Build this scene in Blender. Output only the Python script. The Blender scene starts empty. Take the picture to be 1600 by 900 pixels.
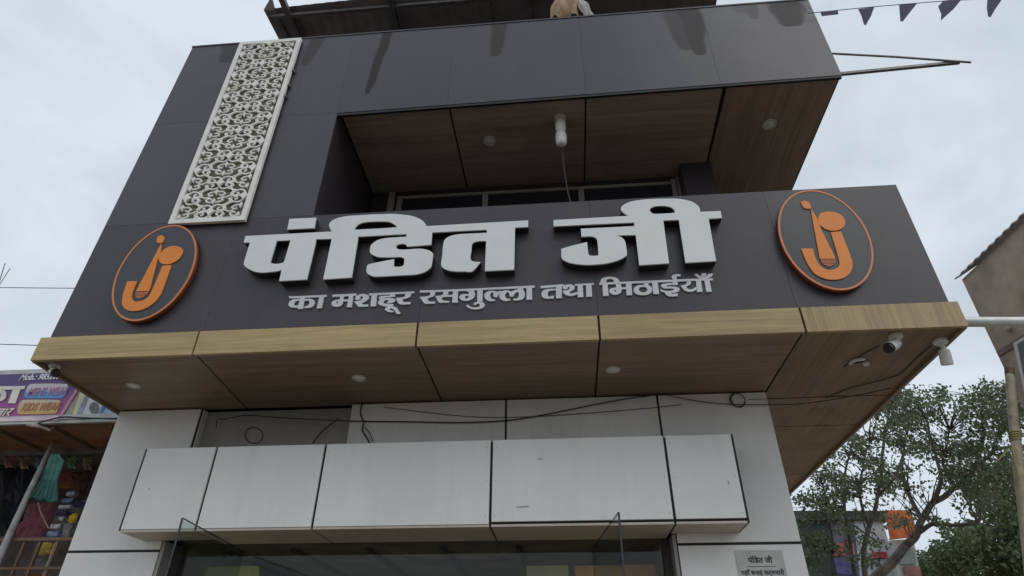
import bpy, bmesh, math, random
from mathutils import Vector, Matrix, Euler, noise
from mathutils.geometry import tessellate_polygon
random.seed(11)
C = bpy.context.scene.collection
rad = math.radians

# ------------------------------------------------------------------ camera
cam_d = bpy.data.cameras.new('camera'); cam = bpy.data.objects.new('camera', cam_d); C.objects.link(cam)
CAM = Vector((0.0, -3.9537, 1.55)); EUL = Euler((rad(123.3676), rad(-0.2637), rad(4.8910)), 'XYZ'); F = 969.99
cam.location = CAM; cam.rotation_euler = EUL
cam_d.sensor_fit = 'HORIZONTAL'; cam_d.sensor_width = 36; cam_d.lens = F / 1600 * 36; cam_d.clip_start = .05; cam_d.clip_end = 3000
bpy.context.scene.camera = cam

# ------------------------------------------------------------------ world, sun, exposure
SUN_EL, SUN_ROT = 44, 128
w = bpy.data.worlds.new('World'); bpy.context.scene.world = w; w.use_nodes = True
nt = w.node_tree; nt.nodes.clear()
wo = nt.nodes.new('ShaderNodeOutputWorld'); bg = nt.nodes.new('ShaderNodeBackground'); bg.inputs[1].default_value = .1
sky = nt.nodes.new('ShaderNodeTexSky'); sky.sky_type = 'NISHITA'; sky.sun_disc = False
sky.sun_elevation = rad(SUN_EL); sky.sun_rotation = rad(SUN_ROT)
tc = nt.nodes.new('ShaderNodeTexCoord')
mp = nt.nodes.new('ShaderNodeMapping'); mp.inputs['Scale'].default_value = (1.6, 1.6, 3.2); mp.inputs['Location'].default_value = (3.1, 1.7, .4)
n1 = nt.nodes.new('ShaderNodeTexNoise'); n1.inputs['Scale'].default_value = 1.9; n1.inputs['Detail'].default_value = 7; n1.inputs['Roughness'].default_value = .55; n1.inputs['Distortion'].default_value = .5
cr = nt.nodes.new('ShaderNodeValToRGB')
cr.color_ramp.elements[0].position = .22; cr.color_ramp.elements[0].color = (4.7, 5.35, 5.85, 1)
cr.color_ramp.elements[1].position = .62; cr.color_ramp.elements[1].color = (6.7, 7.4, 8.1, 1)
mx = nt.nodes.new('ShaderNodeMix'); mx.data_type = 'RGBA'; mx.inputs[0].default_value = .93
L = nt.links.new
L(tc.outputs['Generated'], mp.inputs[0]); L(mp.outputs[0], n1.inputs['Vector']); L(n1.outputs[0], cr.inputs[0])
L(sky.outputs[0], mx.inputs[6]); L(cr.outputs[0], mx.inputs[7]); L(mx.outputs[2], bg.inputs[0]); L(bg.outputs[0], wo.inputs[0])
sl = bpy.data.lights.new('sun', 'SUN'); sl.energy = .68; sl.angle = rad(45); sl.color = (1, .96, .9)
so = bpy.data.objects.new('sun', sl); C.objects.link(so)
so.rotation_euler = (rad(90 - SUN_EL), 0, rad(180 - SUN_ROT))   # comes from behind the camera, high up
vs = bpy.context.scene.view_settings; vs.view_transform = 'Standard'; vs.look = 'None'; vs.exposure = .16; vs.gamma = 1

# ------------------------------------------------------------------ helpers
RM = EUL.to_matrix()
def at(u, v, ax, val):
    """the point of the plane (x, y or z = val) that the photograph shows at pixel u, v"""
    r = RM @ Vector(((u - 800) / F, -(v - 450) / F, -1)); t = (val - CAM[ax]) / r[ax]
    return CAM + r * t
def AY(u, v, y): return at(u, v, 1, y)
def AZ(u, v, z): return at(u, v, 2, z)
def AX(u, v, x): return at(u, v, 0, x)

def tag(o, label=None, cat=None, group=None, kind=None):
    if label: o['label'] = label
    if cat: o['category'] = cat
    if group: o['group'] = group
    if kind: o['kind'] = kind
    return o
def empty(name, loc, label, cat, group=None):
    o = bpy.data.objects.new(name, None); C.objects.link(o); o.location = loc; o.empty_display_size = .2
    o['wl'] = tuple(loc); tag(o, label, cat, group); return o

class MB:
    def __init__(s): s.v = []; s.f = []
    def add(s, vs, fs):
        b = len(s.v); s.v += [Vector(p) for p in vs]; s.f += [tuple(b + i for i in f) for f in fs]; return s
    def box(s, a, b):
        x0, y0, z0 = (min(a[i], b[i]) for i in range(3)); x1, y1, z1 = (max(a[i], b[i]) for i in range(3))
        return s.add([(x0,y0,z0),(x1,y0,z0),(x1,y1,z0),(x0,y1,z0),(x0,y0,z1),(x1,y0,z1),(x1,y1,z1),(x0,y1,z1)],
                     [(0,3,2,1),(4,5,6,7),(0,1,5,4),(1,2,6,5),(2,3,7,6),(3,0,4,7)])
    def slab(s, pts, off):
        pts = [Vector(p) for p in pts]; off = Vector(off); n = len(pts)
        return s.add(pts + [p + off for p in pts], [tuple(range(n)), tuple(range(2*n-1, n-1, -1))] + [(i, n + i, n + (i+1) % n, (i+1) % n) for i in range(n)])
    def prism(s, loops, off):
        """loops of 3D points (outer, holes...) lying in one plane, extruded by off"""
        loops = [[Vector(p) for p in l] for l in loops]; off = Vector(off)
        tri = tessellate_polygon(loops); flat = [p for l in loops for p in l]; n = len(flat)
        fs = [tuple(t) for t in tri] + [tuple(n + i for i in reversed(t)) for t in tri]
        b = 0
        for l in loops:
            m = len(l); fs += [(b + i, b + (i+1) % m, n + b + (i+1) % m, n + b + i) for i in range(m)]; b += m
        return s.add(flat + [p + off for p in flat], fs)
    def tube(s, pts, r, seg=8, cap=True):
        pts = [Vector(p) for p in pts]; rs = r if isinstance(r, (list, tuple)) else [r] * len(pts)
        vs = []; fs = []; prev = None
        for i, p in enumerate(pts):
            d = (pts[min(i+1, len(pts)-1)] - pts[max(i-1, 0)]).normalized()
            if prev is None: a = d.orthogonal().normalized()
            else: a = (prev - d * prev.dot(d)).normalized()
            prev = a; b = d.cross(a)
            vs += [p + (a * math.cos(2*math.pi*k/seg) + b * math.sin(2*math.pi*k/seg)) * rs[i] for k in range(seg)]
        for i in range(len(pts)-1):
            for k in range(seg):
                fs.append((i*seg+k, i*seg+(k+1) % seg, (i+1)*seg+(k+1) % seg, (i+1)*seg+k))
        if cap: fs += [tuple(range(seg-1, -1, -1)), tuple((len(pts)-1)*seg + k for k in range(seg))]
        return s.add(vs, fs)
    def lathe(s, prof, M=Matrix(), seg=24):
        """prof: (radius, height) pairs turned about local z, then moved by M"""
        vs = []; fs = []; n = len(prof)
        for r, h in prof: vs += [M @ Vector((r * math.cos(2*math.pi*k/seg), r * math.sin(2*math.pi*k/seg), h)) for k in range(seg)]
        for i in range(n-1):
            for k in range(seg): fs.append((i*seg+k, i*seg+(k+1) % seg, (i+1)*seg+(k+1) % seg, (i+1)*seg+k))
        fs += [tuple(range(seg-1, -1, -1)), tuple((n-1)*seg + k for k in range(seg))]
        return s.add(vs, fs)
    def ribbon(s, pts, w, off, y=None):
        """flat stroke in an XZ plane, width w (number or list), extruded by off"""
        pts = [Vector(p) for p in pts]; ws = w if isinstance(w, (list, tuple)) else [w] * len(pts)
        l = []; r = []
        for i, p in enumerate(pts):
            d = (pts[min(i+1, len(pts)-1)] - pts[max(i-1, 0)]).normalized(); n = Vector((-d.z, 0, d.x))
            l.append(p + n * ws[i] / 2); r.append(p - n * ws[i] / 2)
        off = Vector(off); n = len(pts); vs = l + r + [p + off for p in l] + [p + off for p in r]; fs = []
        for i in range(n-1):
            fs += [(i, i+1, n+i+1, n+i), (2*n+i, 3*n+i, 3*n+i+1, 2*n+i+1), (i, 2*n+i, 2*n+i+1, i+1), (n+i, n+i+1, 3*n+i+1, 3*n+i)]
        fs += [(0, n, 3*n, 2*n), (n-1, 3*n-1, 4*n-1, 2*n-1)]
        return s.add(vs, fs)
    def obj(s, name, mat, parent=None, smooth=False, bevel=0, label=None):
        o0 = parent
        while o0 is not None and 'wl' not in o0: o0 = o0.parent
        org = Vector(o0['wl']) if o0 is not None else Vector((0, 0, 0))
        me = bpy.data.meshes.new(name); me.from_pydata([p - org for p in s.v], [], s.f)
        bm = bmesh.new(); bm.from_mesh(me); bmesh.ops.recalc_face_normals(bm, faces=bm.faces); bm.to_mesh(me); bm.free()
        if smooth:
            for p in me.polygons: p.use_smooth = True
            try: me.set_sharp_from_angle(angle=rad(38))
            except Exception: pass
        me.materials.append(mat)
        o = bpy.data.objects.new(name, me); C.objects.link(o)
        if parent is not None: o.parent = parent
        if bevel:
            b = o.modifiers.new('bevel', 'BEVEL'); b.width = bevel; b.segments = 1; b.limit_method = 'ANGLE'
        if label: o['label'] = label
        return o
def smooth_curve(pts, n=6):
    pts = [Vector(p) for p in pts]; out = []
    for i in range(len(pts)-1):
        p0 = pts[max(i-1, 0)]; p1 = pts[i]; p2 = pts[i+1]; p3 = pts[min(i+2, len(pts)-1)]
        for k in range(n):
            t = k / n
            out.append(.5 * ((2*p1) + (p2-p0)*t + (2*p0-5*p1+4*p2-p3)*t*t + (3*p1-p0-3*p2+p3)*t**3))
    return out + [pts[-1]]
def round_loop(pts, n=4, sharp=75):
    """closed outline: smooth where it bends gently, keep hard corners"""
    P = [Vector(p) for p in pts]; N = len(P); out = []
    def corner(i):
        a = P[i] - P[i-1]; b = P[(i+1) % N] - P[i]
        return a.length < 1e-9 or b.length < 1e-9 or a.angle(b) > rad(sharp) 
    cs = [corner(i) for i in range(N)]
    for i in range(N):
        p1 = P[i]; p2 = P[(i+1) % N]; p0 = P[i-1]; p3 = P[(i+2) % N]
        seg = (p2 - p1).length
        if cs[i]: m1 = (p2 - p1)
        else:
            m1 = (p2 - p0) * .5
            if m1.length > seg: m1 *= seg / m1.length
        if cs[(i+1) % N]: m2 = (p2 - p1)
        else:
            m2 = (p3 - p1) * .5
            if m2.length > seg: m2 *= seg / m2.length
        for k in range(n):
            t = k / n; h = (2*t**3-3*t*t+1, t**3-2*t*t+t, -2*t**3+3*t*t, t**3-t*t)
            out.append(p1*h[0] + m1*h[1] + p2*h[2] + m2*h[3])
    return out

# ------------------------------------------------------------------ materials
class NB:
    def __init__(s, name):
        s.m = bpy.data.materials.new(name); s.m.use_nodes = True; s.t = s.m.node_tree; s.b = s.t.nodes['Principled BSDF']
        s.pos = s.t.nodes.new('ShaderNodeNewGeometry').outputs['Position']
    def n(s, t, **kw):
        x = s.t.nodes.new('ShaderNode' + t)
        for k, v in kw.items():
            if hasattr(x, k): setattr(x, k, v)
        return x
    def noise(s, scale, detail=4, rough=.55, sc=(1, 1, 1), vec=None, dist=0):
        m = s.n('Mapping'); m.inputs['Scale'].default_value = sc; s.t.links.new(vec or s.pos, m.inputs[0])
        x = s.n('TexNoise'); x.inputs['Scale'].default_value = scale; x.inputs['Detail'].default_value = detail
        x.inputs['Roughness'].default_value = rough; x.inputs['Distortion'].default_value = dist; s.t.links.new(m.outputs[0], x.inputs['Vector']); return x.outputs[0]
    def ramp(s, fac, stops):
        x = s.n('ValToRGB'); e = x.color_ramp.elements
        while len(e) < len(stops): e.new(.5)
        for i, (p, c) in enumerate(stops):
            e[i].position = p; e[i].color = (*c, 1) if isinstance(c, (tuple, list)) else (c, c, c, 1)
        s.t.links.new(fac, x.inputs[0]); return x.outputs[0]
    def mix(s, fac, a, b, mode='MIX'):
        x = s.n('Mix'); x.data_type = 'RGBA'; x.blend_type = mode
        for i, q in ((0, fac), (6, a), (7, b)):
            if isinstance(q, (int, float)): x.inputs[i].default_value = q if i == 0 else (q, q, q, 1)
            elif isinstance(q, (tuple, list)): x.inputs[i].default_value = (*q, 1)
            else: s.t.links.new(q, x.inputs[i])
        return x.outputs[2]
    def math(s, op, a, b=None, clamp=False):
        x = s.n('Math'); x.operation = op; x.use_clamp = clamp
        for i, q in enumerate((a, b)):
            if q is None: continue
            if isinstance(q, (int, float)): x.inputs[i].default_value = q
            else: s.t.links.new(q, x.inputs[i])
        return x.outputs[0]
    def vary(s, c, k=.12):
        oi = s.n('ObjectInfo'); f = s.math('ADD', s.math('MULTIPLY', oi.outputs['Random'], 2*k), 1 - k)
        x = s.n('Vect' + 'orMath'); x.operation = 'SCALE'; s.t.links.new(c, x.inputs[0]); s.t.links.new(f, x.inputs['Scale']); return x.outputs[0]
    def shift(s):
        oi = s.n('ObjectInfo'); x = s.n('VectorMath'); x.operation = 'MULTIPLY_ADD'
        cmb = s.n('CombineXYZ'); [s.t.links.new(oi.outputs['Random'], cmb.inputs[i]) for i in range(3)]
        s.t.links.new(cmb.outputs[0], x.inputs[0]); x.inputs[1].default_value = (13, 7, 5); s.t.links.new(s.pos, x.inputs[2]); return x.outputs[0]
    def set(s, **kw):
        for k, v in kw.items():
            i = s.b.inputs[k.replace('_', ' ')]
            if hasattr(v, 'links') or hasattr(v, 'is_linked'): s.t.links.new(v, i)
            else: i.default_value = (*v, 1) if isinstance(v, tuple) and len(v) == 3 else v
        return s
    def bump(s, h, strength=.2, dist=.01):
        x = s.n('Bump'); x.inputs['Strength'].default_value = strength; x.inputs['Distance'].default_value = dist
        s.t.links.new(h, x.inputs['Height']); s.t.links.new(x.outputs[0], s.b.inputs['Normal']); return s

def plain(name, col, rough=.6, metal=0, var=.25, scale=6, bump=0, bs=40, spec=None, sc=(1, 1, 1)):
    b = NB(name); f = b.noise(scale, 5, .6, sc)
    lo = tuple(c * (1 - var) for c in col); hi = tuple(min(1, c * (1 + var)) for c in col)
    b.set(Base_Color=b.ramp(f, [(.3, lo), (.7, hi)]), Roughness=rough, Metallic=metal)
    if spec is not None: b.set(Specular_IOR_Level=spec)
    if bump: b.bump(b.noise(bs, 3), bump)
    return b.m

def dark_panel(name, tint, stains=False, rough=.34):
    b = NB(name)
    lines = b.noise(7, 4, .7, (.25, .25, 26)); blot = b.noise(.9, 4, .6); dust = b.noise(3.2, 6, .7, (1, 1, .6)); run = b.noise(3, 5, .65, (5, 1, .18))
    c = b.ramp(lines, [(.3, tuple(x * .72 for x in tint)), (.7, tuple(x * 1.3 for x in tint))])
    c = b.mix(b.ramp(blot, [(.35, 0), (.75, .35)]), c, tuple(x * 1.7 for x in tint))
    c = b.mix(b.ramp(dust, [(.48, 0), (.85, .16)]), c, (.12, .11, .115))
    c = b.mix(b.ramp(run, [(.55, 0), (.85, .10)]), c, (.14, .135, .14))
    c = b.vary(c, .07)
    r = b.ramp(blot, [(.3, rough - .05), (.7, rough + .09)])
    if stains:
        sx = b.n('SeparateXYZ'); b.t.links.new(b.pos, sx.inputs[0])
        wob = b.math('MULTIPLY', b.math('SUBTRACT', b.noise(3.5, 6, .72, (1, 1, .5)), .5), .55); edge = b.noise(14, 5, .7, (1, 1, .35))
        total = None
        for (u, v, rx, lean, k) in [(573, 147, .062, .10, 1), (604, 78, .03, .05, .6), (773, 88, .09, .07, .75), (1078, 78, .15, -.05, .6), (1094, 86, .12, 0, .8),
                                     (1240, 41, .17, 0, .7), (1180, 30, .06, 0, .3), (352, 98, .12, 0, .6), (478, 102, .085, .10, .6), (1160, 20, .10, 0, .25)]:
            p = AY(u, v, 0); ln = 7.54 - p.z
            dx = b.math('SUBTRACT', sx.outputs[0], p.x); dz = b.math('SUBTRACT', sx.outputs[2], p.z)       # dz: height above the streak's foot
            dx = b.math('ADD', b.math('SUBTRACT', dx, b.math('MULTIPLY', dz, lean)), b.math('MULTIPLY', wob, .26))
            t = b.math('DIVIDE', dz, ln, True)
            wdt = b.math('MULTIPLY', b.math('ADD', b.math('POWER', t, .22), .02), rx * 1.2)
            q = b.math('SUBTRACT', 1, b.math('DIVIDE', b.math('ABSOLUTE', dx), wdt))
            m = b.math('MULTIPLY', b.math('MULTIPLY', b.math('ADD', q, b.math('MULTIPLY', b.math('SUBTRACT', edge, .5), .9)), 2.6, True), k)
            m = b.math('MULTIPLY', m, b.math('GREATER_THAN', dz, 0))
            total = m if total is None else b.math('MAXIMUM', total, m)
        c = b.mix(b.math('MULTIPLY', total, .85), c, (.046, .036, .032)); r = b.math('ADD', r, b.math('MULTIPLY', total, .22))
        b.set(Specular_IOR_Level=b.math('SUBTRACT', .5, b.math('MULTIPLY', total, .32)))
    b.set(Base_Color=c, Roughness=r)
    b.bump(b.math('ADD', b.math('MULTIPLY', lines, .15), b.noise(1.6, 2, .5)), .10, .02)
    return b.m

def wood(name, base, axis='x', rough=.42, k=1.0):
    b = NB(name); sc = (.35, 9, 9) if axis == 'x' else ((9, .35, 9) if axis == 'y' else (9, 9, .3)); sh = b.shift()
    g = b.noise(2.6, 7, .68, sc, sh, dist=.9); g2 = b.noise(9, 4, .6, sc, sh); big = b.noise(.7, 3, .55, sc, sh)
    c = b.ramp(g, [(.28, tuple(x * .66 for x in base)), (.5, tuple(x * .95 for x in base)), (.72, tuple(x * 1.22 for x in base))])
    c = b.mix(.5, c, b.ramp(g2, [(.35, .76), (.65, 1.1)]), 'MULTIPLY'); c = b.mix(.6, c, b.ramp(big, [(.3, .66), (.7, 1.12)]), 'MULTIPLY')
    c = b.mix(b.ramp(b.noise(1.8, 6, .7), [(.5, 0), (.8, .35)]), c, tuple(x * .42 for x in base))
    c = b.vary(c, .09)
    b.set(Base_Color=c, Roughness=b.ramp(b.noise(4, 4, .6), [(.3, rough - .08), (.7, rough + .12)])); b.bump(b.math('ADD', g2, b.noise(1.3, 2, .5)), .12, .006); return b.m

def white_panel(name, col, dirt=.25, seed=0, marks=False):
    b = NB(name); d = b.noise(1.3 + seed, 6, .7, (1, 1, .55)); sm = b.noise(9 + seed, 4, .75, (1, 1, 3)); st = b.noise(3, 5, .65, (4.5, 1, .3)); sp = b.noise(38, 2, .5)
    c = b.ramp(d, [(.3, tuple(x * (1 - dirt * .45) for x in col)), (.65, col)])
    c = b.mix(b.ramp(sm, [(.64, 0), (.8, dirt)]), c, tuple(x * .5 for x in col))
    c = b.mix(b.ramp(st, [(.5, 0), (.85, dirt * .7)]), c, (col[0] * .70, col[1] * .64, col[2] * .54))
    c = b.mix(b.ramp(sp, [(.76, 0), (.8, dirt * 1.6)]), c, tuple(x * .35 for x in col))
    c = b.vary(c, .035)
    b.set(Base_Color=c, Roughness=b.ramp(d, [(.3, .5), (.7, .34)]), Specular_IOR_Level=.4); b.bump(b.noise(1.4, 2, .5), .12, .02); return b.m

M = {}
M['dark'] = dark_panel('dark_cladding', (.040, .033, .041), False, .38)
M['dark_up'] = dark_panel('dark_cladding_stained_sky_tint', (.047, .043, .055), True, .34)  # stains, plus a bluer tint that stands in for sky reflection
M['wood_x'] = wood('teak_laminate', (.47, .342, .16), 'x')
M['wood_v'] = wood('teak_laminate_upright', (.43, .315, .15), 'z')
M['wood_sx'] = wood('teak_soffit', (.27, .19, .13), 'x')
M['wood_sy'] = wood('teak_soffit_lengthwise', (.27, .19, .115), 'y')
M['wood_ux'] = wood('walnut_soffit', (.38, .295, .235), 'x')  # base raised to stand in for interior light reflected onto this ceiling
M['wood_uy'] = wood('walnut_soffit_lengthwise', (.32, .235, .18), 'y')  # reflected interior light is in this base colour too
M['white'] = white_panel('white_cladding', (.80, .795, .775))
M['white2'] = white_panel('white_cladding_worn', (.76, .745, .71), .35, .7)
M['cream'] = white_panel('underside_ground_tint', (.56, .49, .41), .45, .3)  # underside shade and warm ground light put into the base colour, plus dirt
M['grey_wall'] = white_panel('grey_render', (.36, .335, .31), .5, .4)
M['joint'] = plain('black_joint', (.012, .012, .013), .6, var=.1)
M['letter'] = plain('white_letter', (.72, .73, .725), .42, var=.03)
M['letter_s'] = plain('white_small_letter', (.62, .62, .64), .4, var=.06)
M['letter_edge'] = plain('letter_return', (.02, .02, .022), .4)
M['orange'] = plain('orange_acrylic', (.80, .24, .025), .45, var=.06)
M['orange_ring'] = plain('orange_ring', (.62, .21, .075), .35, var=.08)
M['orange_side'] = plain('orange_side', (.16, .035, .01), .5, var=.1)
M['slate'] = plain('slate_disc', (.04, .042, .05), .32, var=.08)
M['lattice'] = plain('white_lattice', (.80, .785, .74), .5, var=.1, scale=9)
M['lattice_back'] = plain('lattice_back', (.20, .17, .115), .7, var=.4, scale=20)
M['tin'] = plain('rusty_tin', (.21, .185, .18), .6, .1, var=.25, scale=2.5)
M['steel'] = plain('dull_steel', (.16, .15, .15), .45, .5, var=.3, scale=12)
M['pipe'] = plain('galvanised_pipe', (.55, .56, .54), .4, .3, var=.15)
M['alu'] = plain('aluminium_frame', (.42, .41, .38), .4, .5, var=.1)
M['lampw'] = plain('milky_diffuser', (.75, .74, .70), .4, var=.05)
M['lamprim'] = plain('lamp_rim', (.55, .54, .51), .45, var=.08)
M['camw'] = plain('camera_white', (.72, .73, .70), .35, var=.06)
M['black'] = plain('black_plastic', (.012, .012, .014), .25, var=.2)
M['cable'] = plain('black_cable', (.02, .018, .018), .6)
M['cable_b'] = plain('brown_cable', (.05, .035, .03), .6)
M['flag'] = plain('navy_cloth', (.055, .055, .10), .8, var=.3, scale=20)
M['tan'] = plain('tan_cloth', (.42, .29, .18), .9, var=.25, scale=14, bump=.3)
M['rag'] = plain('pale_cloth', (.62, .60, .55), .9, var=.2, scale=14, bump=.3)
M['plaster'] = plain('weathered_plaster', (.36, .29, .225), .85, var=.4, scale=1.6, bump=.35, bs=14)
M['plaster2'] = plain('weathered_plaster_light', (.45, .38, .30), .85, var=.3, scale=2.4, bump=.3, bs=14)
M['bamboo'] = plain('bamboo', (.42, .35, .25), .6, var=.3, scale=9)
M['bamboo_g'] = plain('grey_bamboo', (.34, .33, .32), .6, var=.25, scale=9)
M['yellow'] = plain('yellow_rope', (.34, .31, .10), .7, var=.2)
M['rail'] = plain('brown_rail', (.15, .085, .05), .55, var=.3)
M['road'] = plain('asphalt', (.07, .068, .065), .9, var=.25, scale=3, bump=.4, bs=60)
M['dust'] = plain('dusty_ground', (.26, .20, .145), .95, var=.25, scale=.8, bump=.3, bs=20)
M['paving'] = plain('paving', (.28, .24, .19), .8, var=.15, scale=5, bump=.2)
M['paint'] = plain('road_paint', (.7, .7, .66), .7, var=.15)
M['inner'] = plain('interior_wall', (.20, .155, .115), .7, var=.4, scale=3)
M['inner_d'] = plain('interior_dark', (.05, .05, .055), .5, var=.4, scale=3)
M['winglass'] = None
M['bark'] = plain('bark', (.115, .095, .082), .9, var=.55, scale=5, bump=.8, bs=14)
def glass(name, tint, rough=.02, alpha=None):
    b = NB(name); b.set(Base_Color=tint, Roughness=rough, Transmission_Weight=1.0, IOR=1.45); return b.m
M['glass'] = None
def thin_glass(name, tint=(.85, .9, .88)):
    m = bpy.data.materials.new(name); m.use_nodes = True; t = m.node_tree; t.nodes.clear()
    o = t.nodes.new('ShaderNodeOutputMaterial'); tr = t.nodes.new('ShaderNodeBsdfTransparent'); gl = t.nodes.new('ShaderNodeBsdfGlossy')
    fr = t.nodes.new('ShaderNodeFresnel'); mxs = t.nodes.new('ShaderNodeMixShader'); tr.inputs[0].default_value = (*tint, 1)
    gl.inputs['Roughness'].default_value = .03; fr.inputs[0].default_value = 1.5
    ge = t.nodes.new('ShaderNodeNewGeometry'); sb = t.nodes.new('ShaderNodeMath'); sb.operation = 'SUBTRACT'; sb.inputs[0].default_value = 1; t.links.new(ge.outputs['Backfacing'], sb.inputs[1])
    mu = t.nodes.new('ShaderNodeMath'); mu.operation = 'MULTIPLY'; t.links.new(fr.outputs[0], mu.inputs[0]); t.links.new(sb.outputs[0], mu.inputs[1])
    t.links.new(mu.outputs[0], mxs.inputs[0]); t.links.new(tr.outputs[0], mxs.inputs[1]); t.links.new(gl.outputs[0], mxs.inputs[2]); t.links.new(mxs.outputs[0], o.inputs[0]); return m
M['glass'] = thin_glass('door_glass')
b = NB('dark_window'); b.set(Base_Color=(.02, .022, .03), Roughness=.08); M['winglass'] = b.m
def leaf_mat(name, a, bb):
    b = NB(name); oi = b.noise(1.1, 3, .6); f = b.noise(23, 2, .5)
    c = b.mix(b.ramp(f, [(.38, 0), (.62, 1)]), a, bb); c = b.mix(b.ramp(oi, [(.35, 0), (.65, .45)]), c, tuple(x * 1.5 for x in bb))
    b.set(Base_Color=c, Roughness=.5)
    ms = b.t.nodes.new('ShaderNodeMixShader'); tl = b.t.nodes.new('ShaderNodeBsdfTranslucent'); b.t.links.new(c, tl.inputs[0]); ms.inputs[0].default_value = .3
    out = b.t.nodes['Material Output']; b.t.links.new(b.b.outputs[0], ms.inputs[1]); b.t.links.new(tl.outputs[0], ms.inputs[2]); b.t.links.new(ms.outputs[0], out.inputs[0]); return b.m
M['leaf'] = leaf_mat('leaf_green', (.06, .095, .045), (.155, .195, .105))
M['leaf2'] = leaf_mat('leaf_dark_green', (.05, .085, .035), (.14, .185, .085))

# ------------------------------------------------------------------ ground, road, pavement
def sheet(name, x0, y0, x1, y1, z, mat, th=.3):
    return tag(MB().box((x0, y0, z - th), (x1, y1, z)).obj(name, mat), kind='structure')
sheet('ground', -900, -900, 900, 900, -.16, M['dust'], .5)
sheet('road', -300, -16, 300, -6, -.152, M['road'], .004)
sheet('pavement', -30, -5.5, 30, 9, 0, M['paving'], .155)
mk = MB()
for i in range(-30, 31): mk.box((i*4, -11.07, -.152), (i*4 + 2, -10.93, -.148))
tag(mk.obj('road_marking', M['paint']), kind='structure')

# ================================================================== SHOP BUILDING
YW = 1.02; ZS = 3.70; ZU = 6.36; YF = -.03; YB = 7.0; YC = .70
B = empty('shop_building', (-.6, 0, 0), 'two storey sweet shop with dark cladding above and white panels below', 'building')
def poly_px(mb, pts, y, th):          # outline on a plane y = const
    return mb.slab([AY(u, v, y) for u, v in pts], (0, th, 0))
def soffit_px(mb, pts, z, th):
    return mb.slab([AZ(u, v, z) for u, v in pts], (0, 0, th))
def P3(x, y, z): return Vector((x, y, z))

# core walls behind the cladding (set back from every panel)
core = MB()
core.box((-3.88, 1.26, 3.74), (1.66, YB-.04, 7.3)).box((-3.88, .03, 3.95), (-2.10, 1.25, 7.40)).box((-2.09, .03, 6.40), (2.66, YB - .02, 7.38)).box((-3.94, .03, 3.76), (2.68, YB - .03, 3.94))
core.obj('wall', M['joint'], B)
core2 = MB(); core2.box((-3.96, YW + .05, 0), (-3.28, YB - .04, 3.66)).box((1.0, YW + .05, 0), (1.67, YB - .04, 3.66)).box((-3.27, YW + .14, 2.62), (.99, YW + .3, 3.66)).box((-3.27, 6.6, 0), (.99, 6.9, 3.66))
core2.obj('wall', M['joint'], B)

TL = AY(300.4, 74.7, 0); TRt = AY(1264.7, 0, 0); SL = AY(79, 526, 0); SR = AY(1481.5, 470.5, 0); STR = AY(1400, 285.5, 0)
zt = 7.53; zm = 6.30; zst = 5.0; g = .0022
xl = lambda z: TL.x + (SL.x - TL.x) * (TL.z - z) / (TL.z - SL.z)
def dpanel(x0a, x1a, z0a, z1a, mat, x0b=None, x1b=None, z0r=None, z1r=None, label=None):
    """x0a,x1a at bottom; x0b,x1b at top; z0r,z1r at right"""
    x0b = x0a if x0b is None else x0b; x1b = x1a if x1b is None else x1b; z0r = z0a if z0r is None else z0r; z1r = z1a if z1r is None else z1r
    return MB().slab([P3(x0a+g, 0, z0a+g), P3(x1a-g, 0, z0r+g), P3(x1b-g, 0, z1r-g), P3(x0b+g, 0, z1a-g)], (0, .024, 0)).obj('cladding_panel', mat, B, bevel=.0006, label=label)
xc = -2.07; g = .0008
dpanel(xl(zst), xc, zst, zm, M['dark_up'], x0b=xl(zm))
dpanel(xl(zm), -2.98, zm, zt, M['dark_up'], x0b=xl(zt), z1r=7.54)
dpanel(-2.98, -2.55, zm, 7.54, M['dark_up']); dpanel(-2.55, xc, zm, 7.54, M['dark_up'])
pb = lambda x: 6.295 + (x + 2.07) / 4.77 * .07                      # lower edge of the parapet
pt = lambda x: 7.54 + (x + 2.07) / 4.77 * .02
us = [xc, -.985, .345, 1.60, 2.70]
for a, b_ in zip(us, us[1:]):
    dpanel(a, b_, pb(a), pt(a), M['dark_up'], z0r=pb(b_), z1r=pt(b_))
sx_ = [SL.x, -2.735, -1.05, .285, 1.70, 2.74]
for i, (a, b_) in enumerate(zip(sx_, sx_[1:])):
    dpanel(a, b_, 3.885, zst if i < 2 else 5.0, M['dark'], x0b=xl(zst) if i == 0 else None)
# return faces of parapet, sign box and left side, coping strip
MB().box((2.681, .026, 6.372), (2.699, YB, 7.55)).obj('side_panel', M['dark'], B)
MB().box((2.72, .026, 3.89), (2.738, YB, 4.99)).obj('side_panel', M['dark'], B)
MB().slab([P3(-3.978, .026, 3.89), P3(-3.96, .026, 3.89), P3(-3.895, .026, 7.5), P3(-3.912, .026, 7.5)], (0, YB-.03, 0)).obj('side_panel', M['dark'], B)
cop = MB(); cop.slab([P3(-3.92, -.006, 7.535), P3(2.70, -.006, 7.565), P3(2.70, .16, 7.565), P3(-3.92, .16, 7.535)], (0, 0, .02)); cop.obj('coping', M['dark'], B)
MB().box((-2.06, .03, 4.965), (2.70, .18, 4.995)).obj('coping', M['dark'], B)
MB().box((-2.06, .02, pb(-2)+.0), (-2.04, .022, 6.30)).obj('trim', M['joint'], B)
tr = MB(); tr.slab([P3(-2.07, .004, 6.262), P3(2.695, .004, 6.338), P3(2.695, .03, 6.338), P3(-2.07, .03, 6.262)], (0, 0, .03)); tr.obj('edge_trim', M['joint'], B)
MB().box((-2.095, .03, 5.0), (-2.075, 1.20, 6.36)).obj('side_panel', M['dark'], B)

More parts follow.
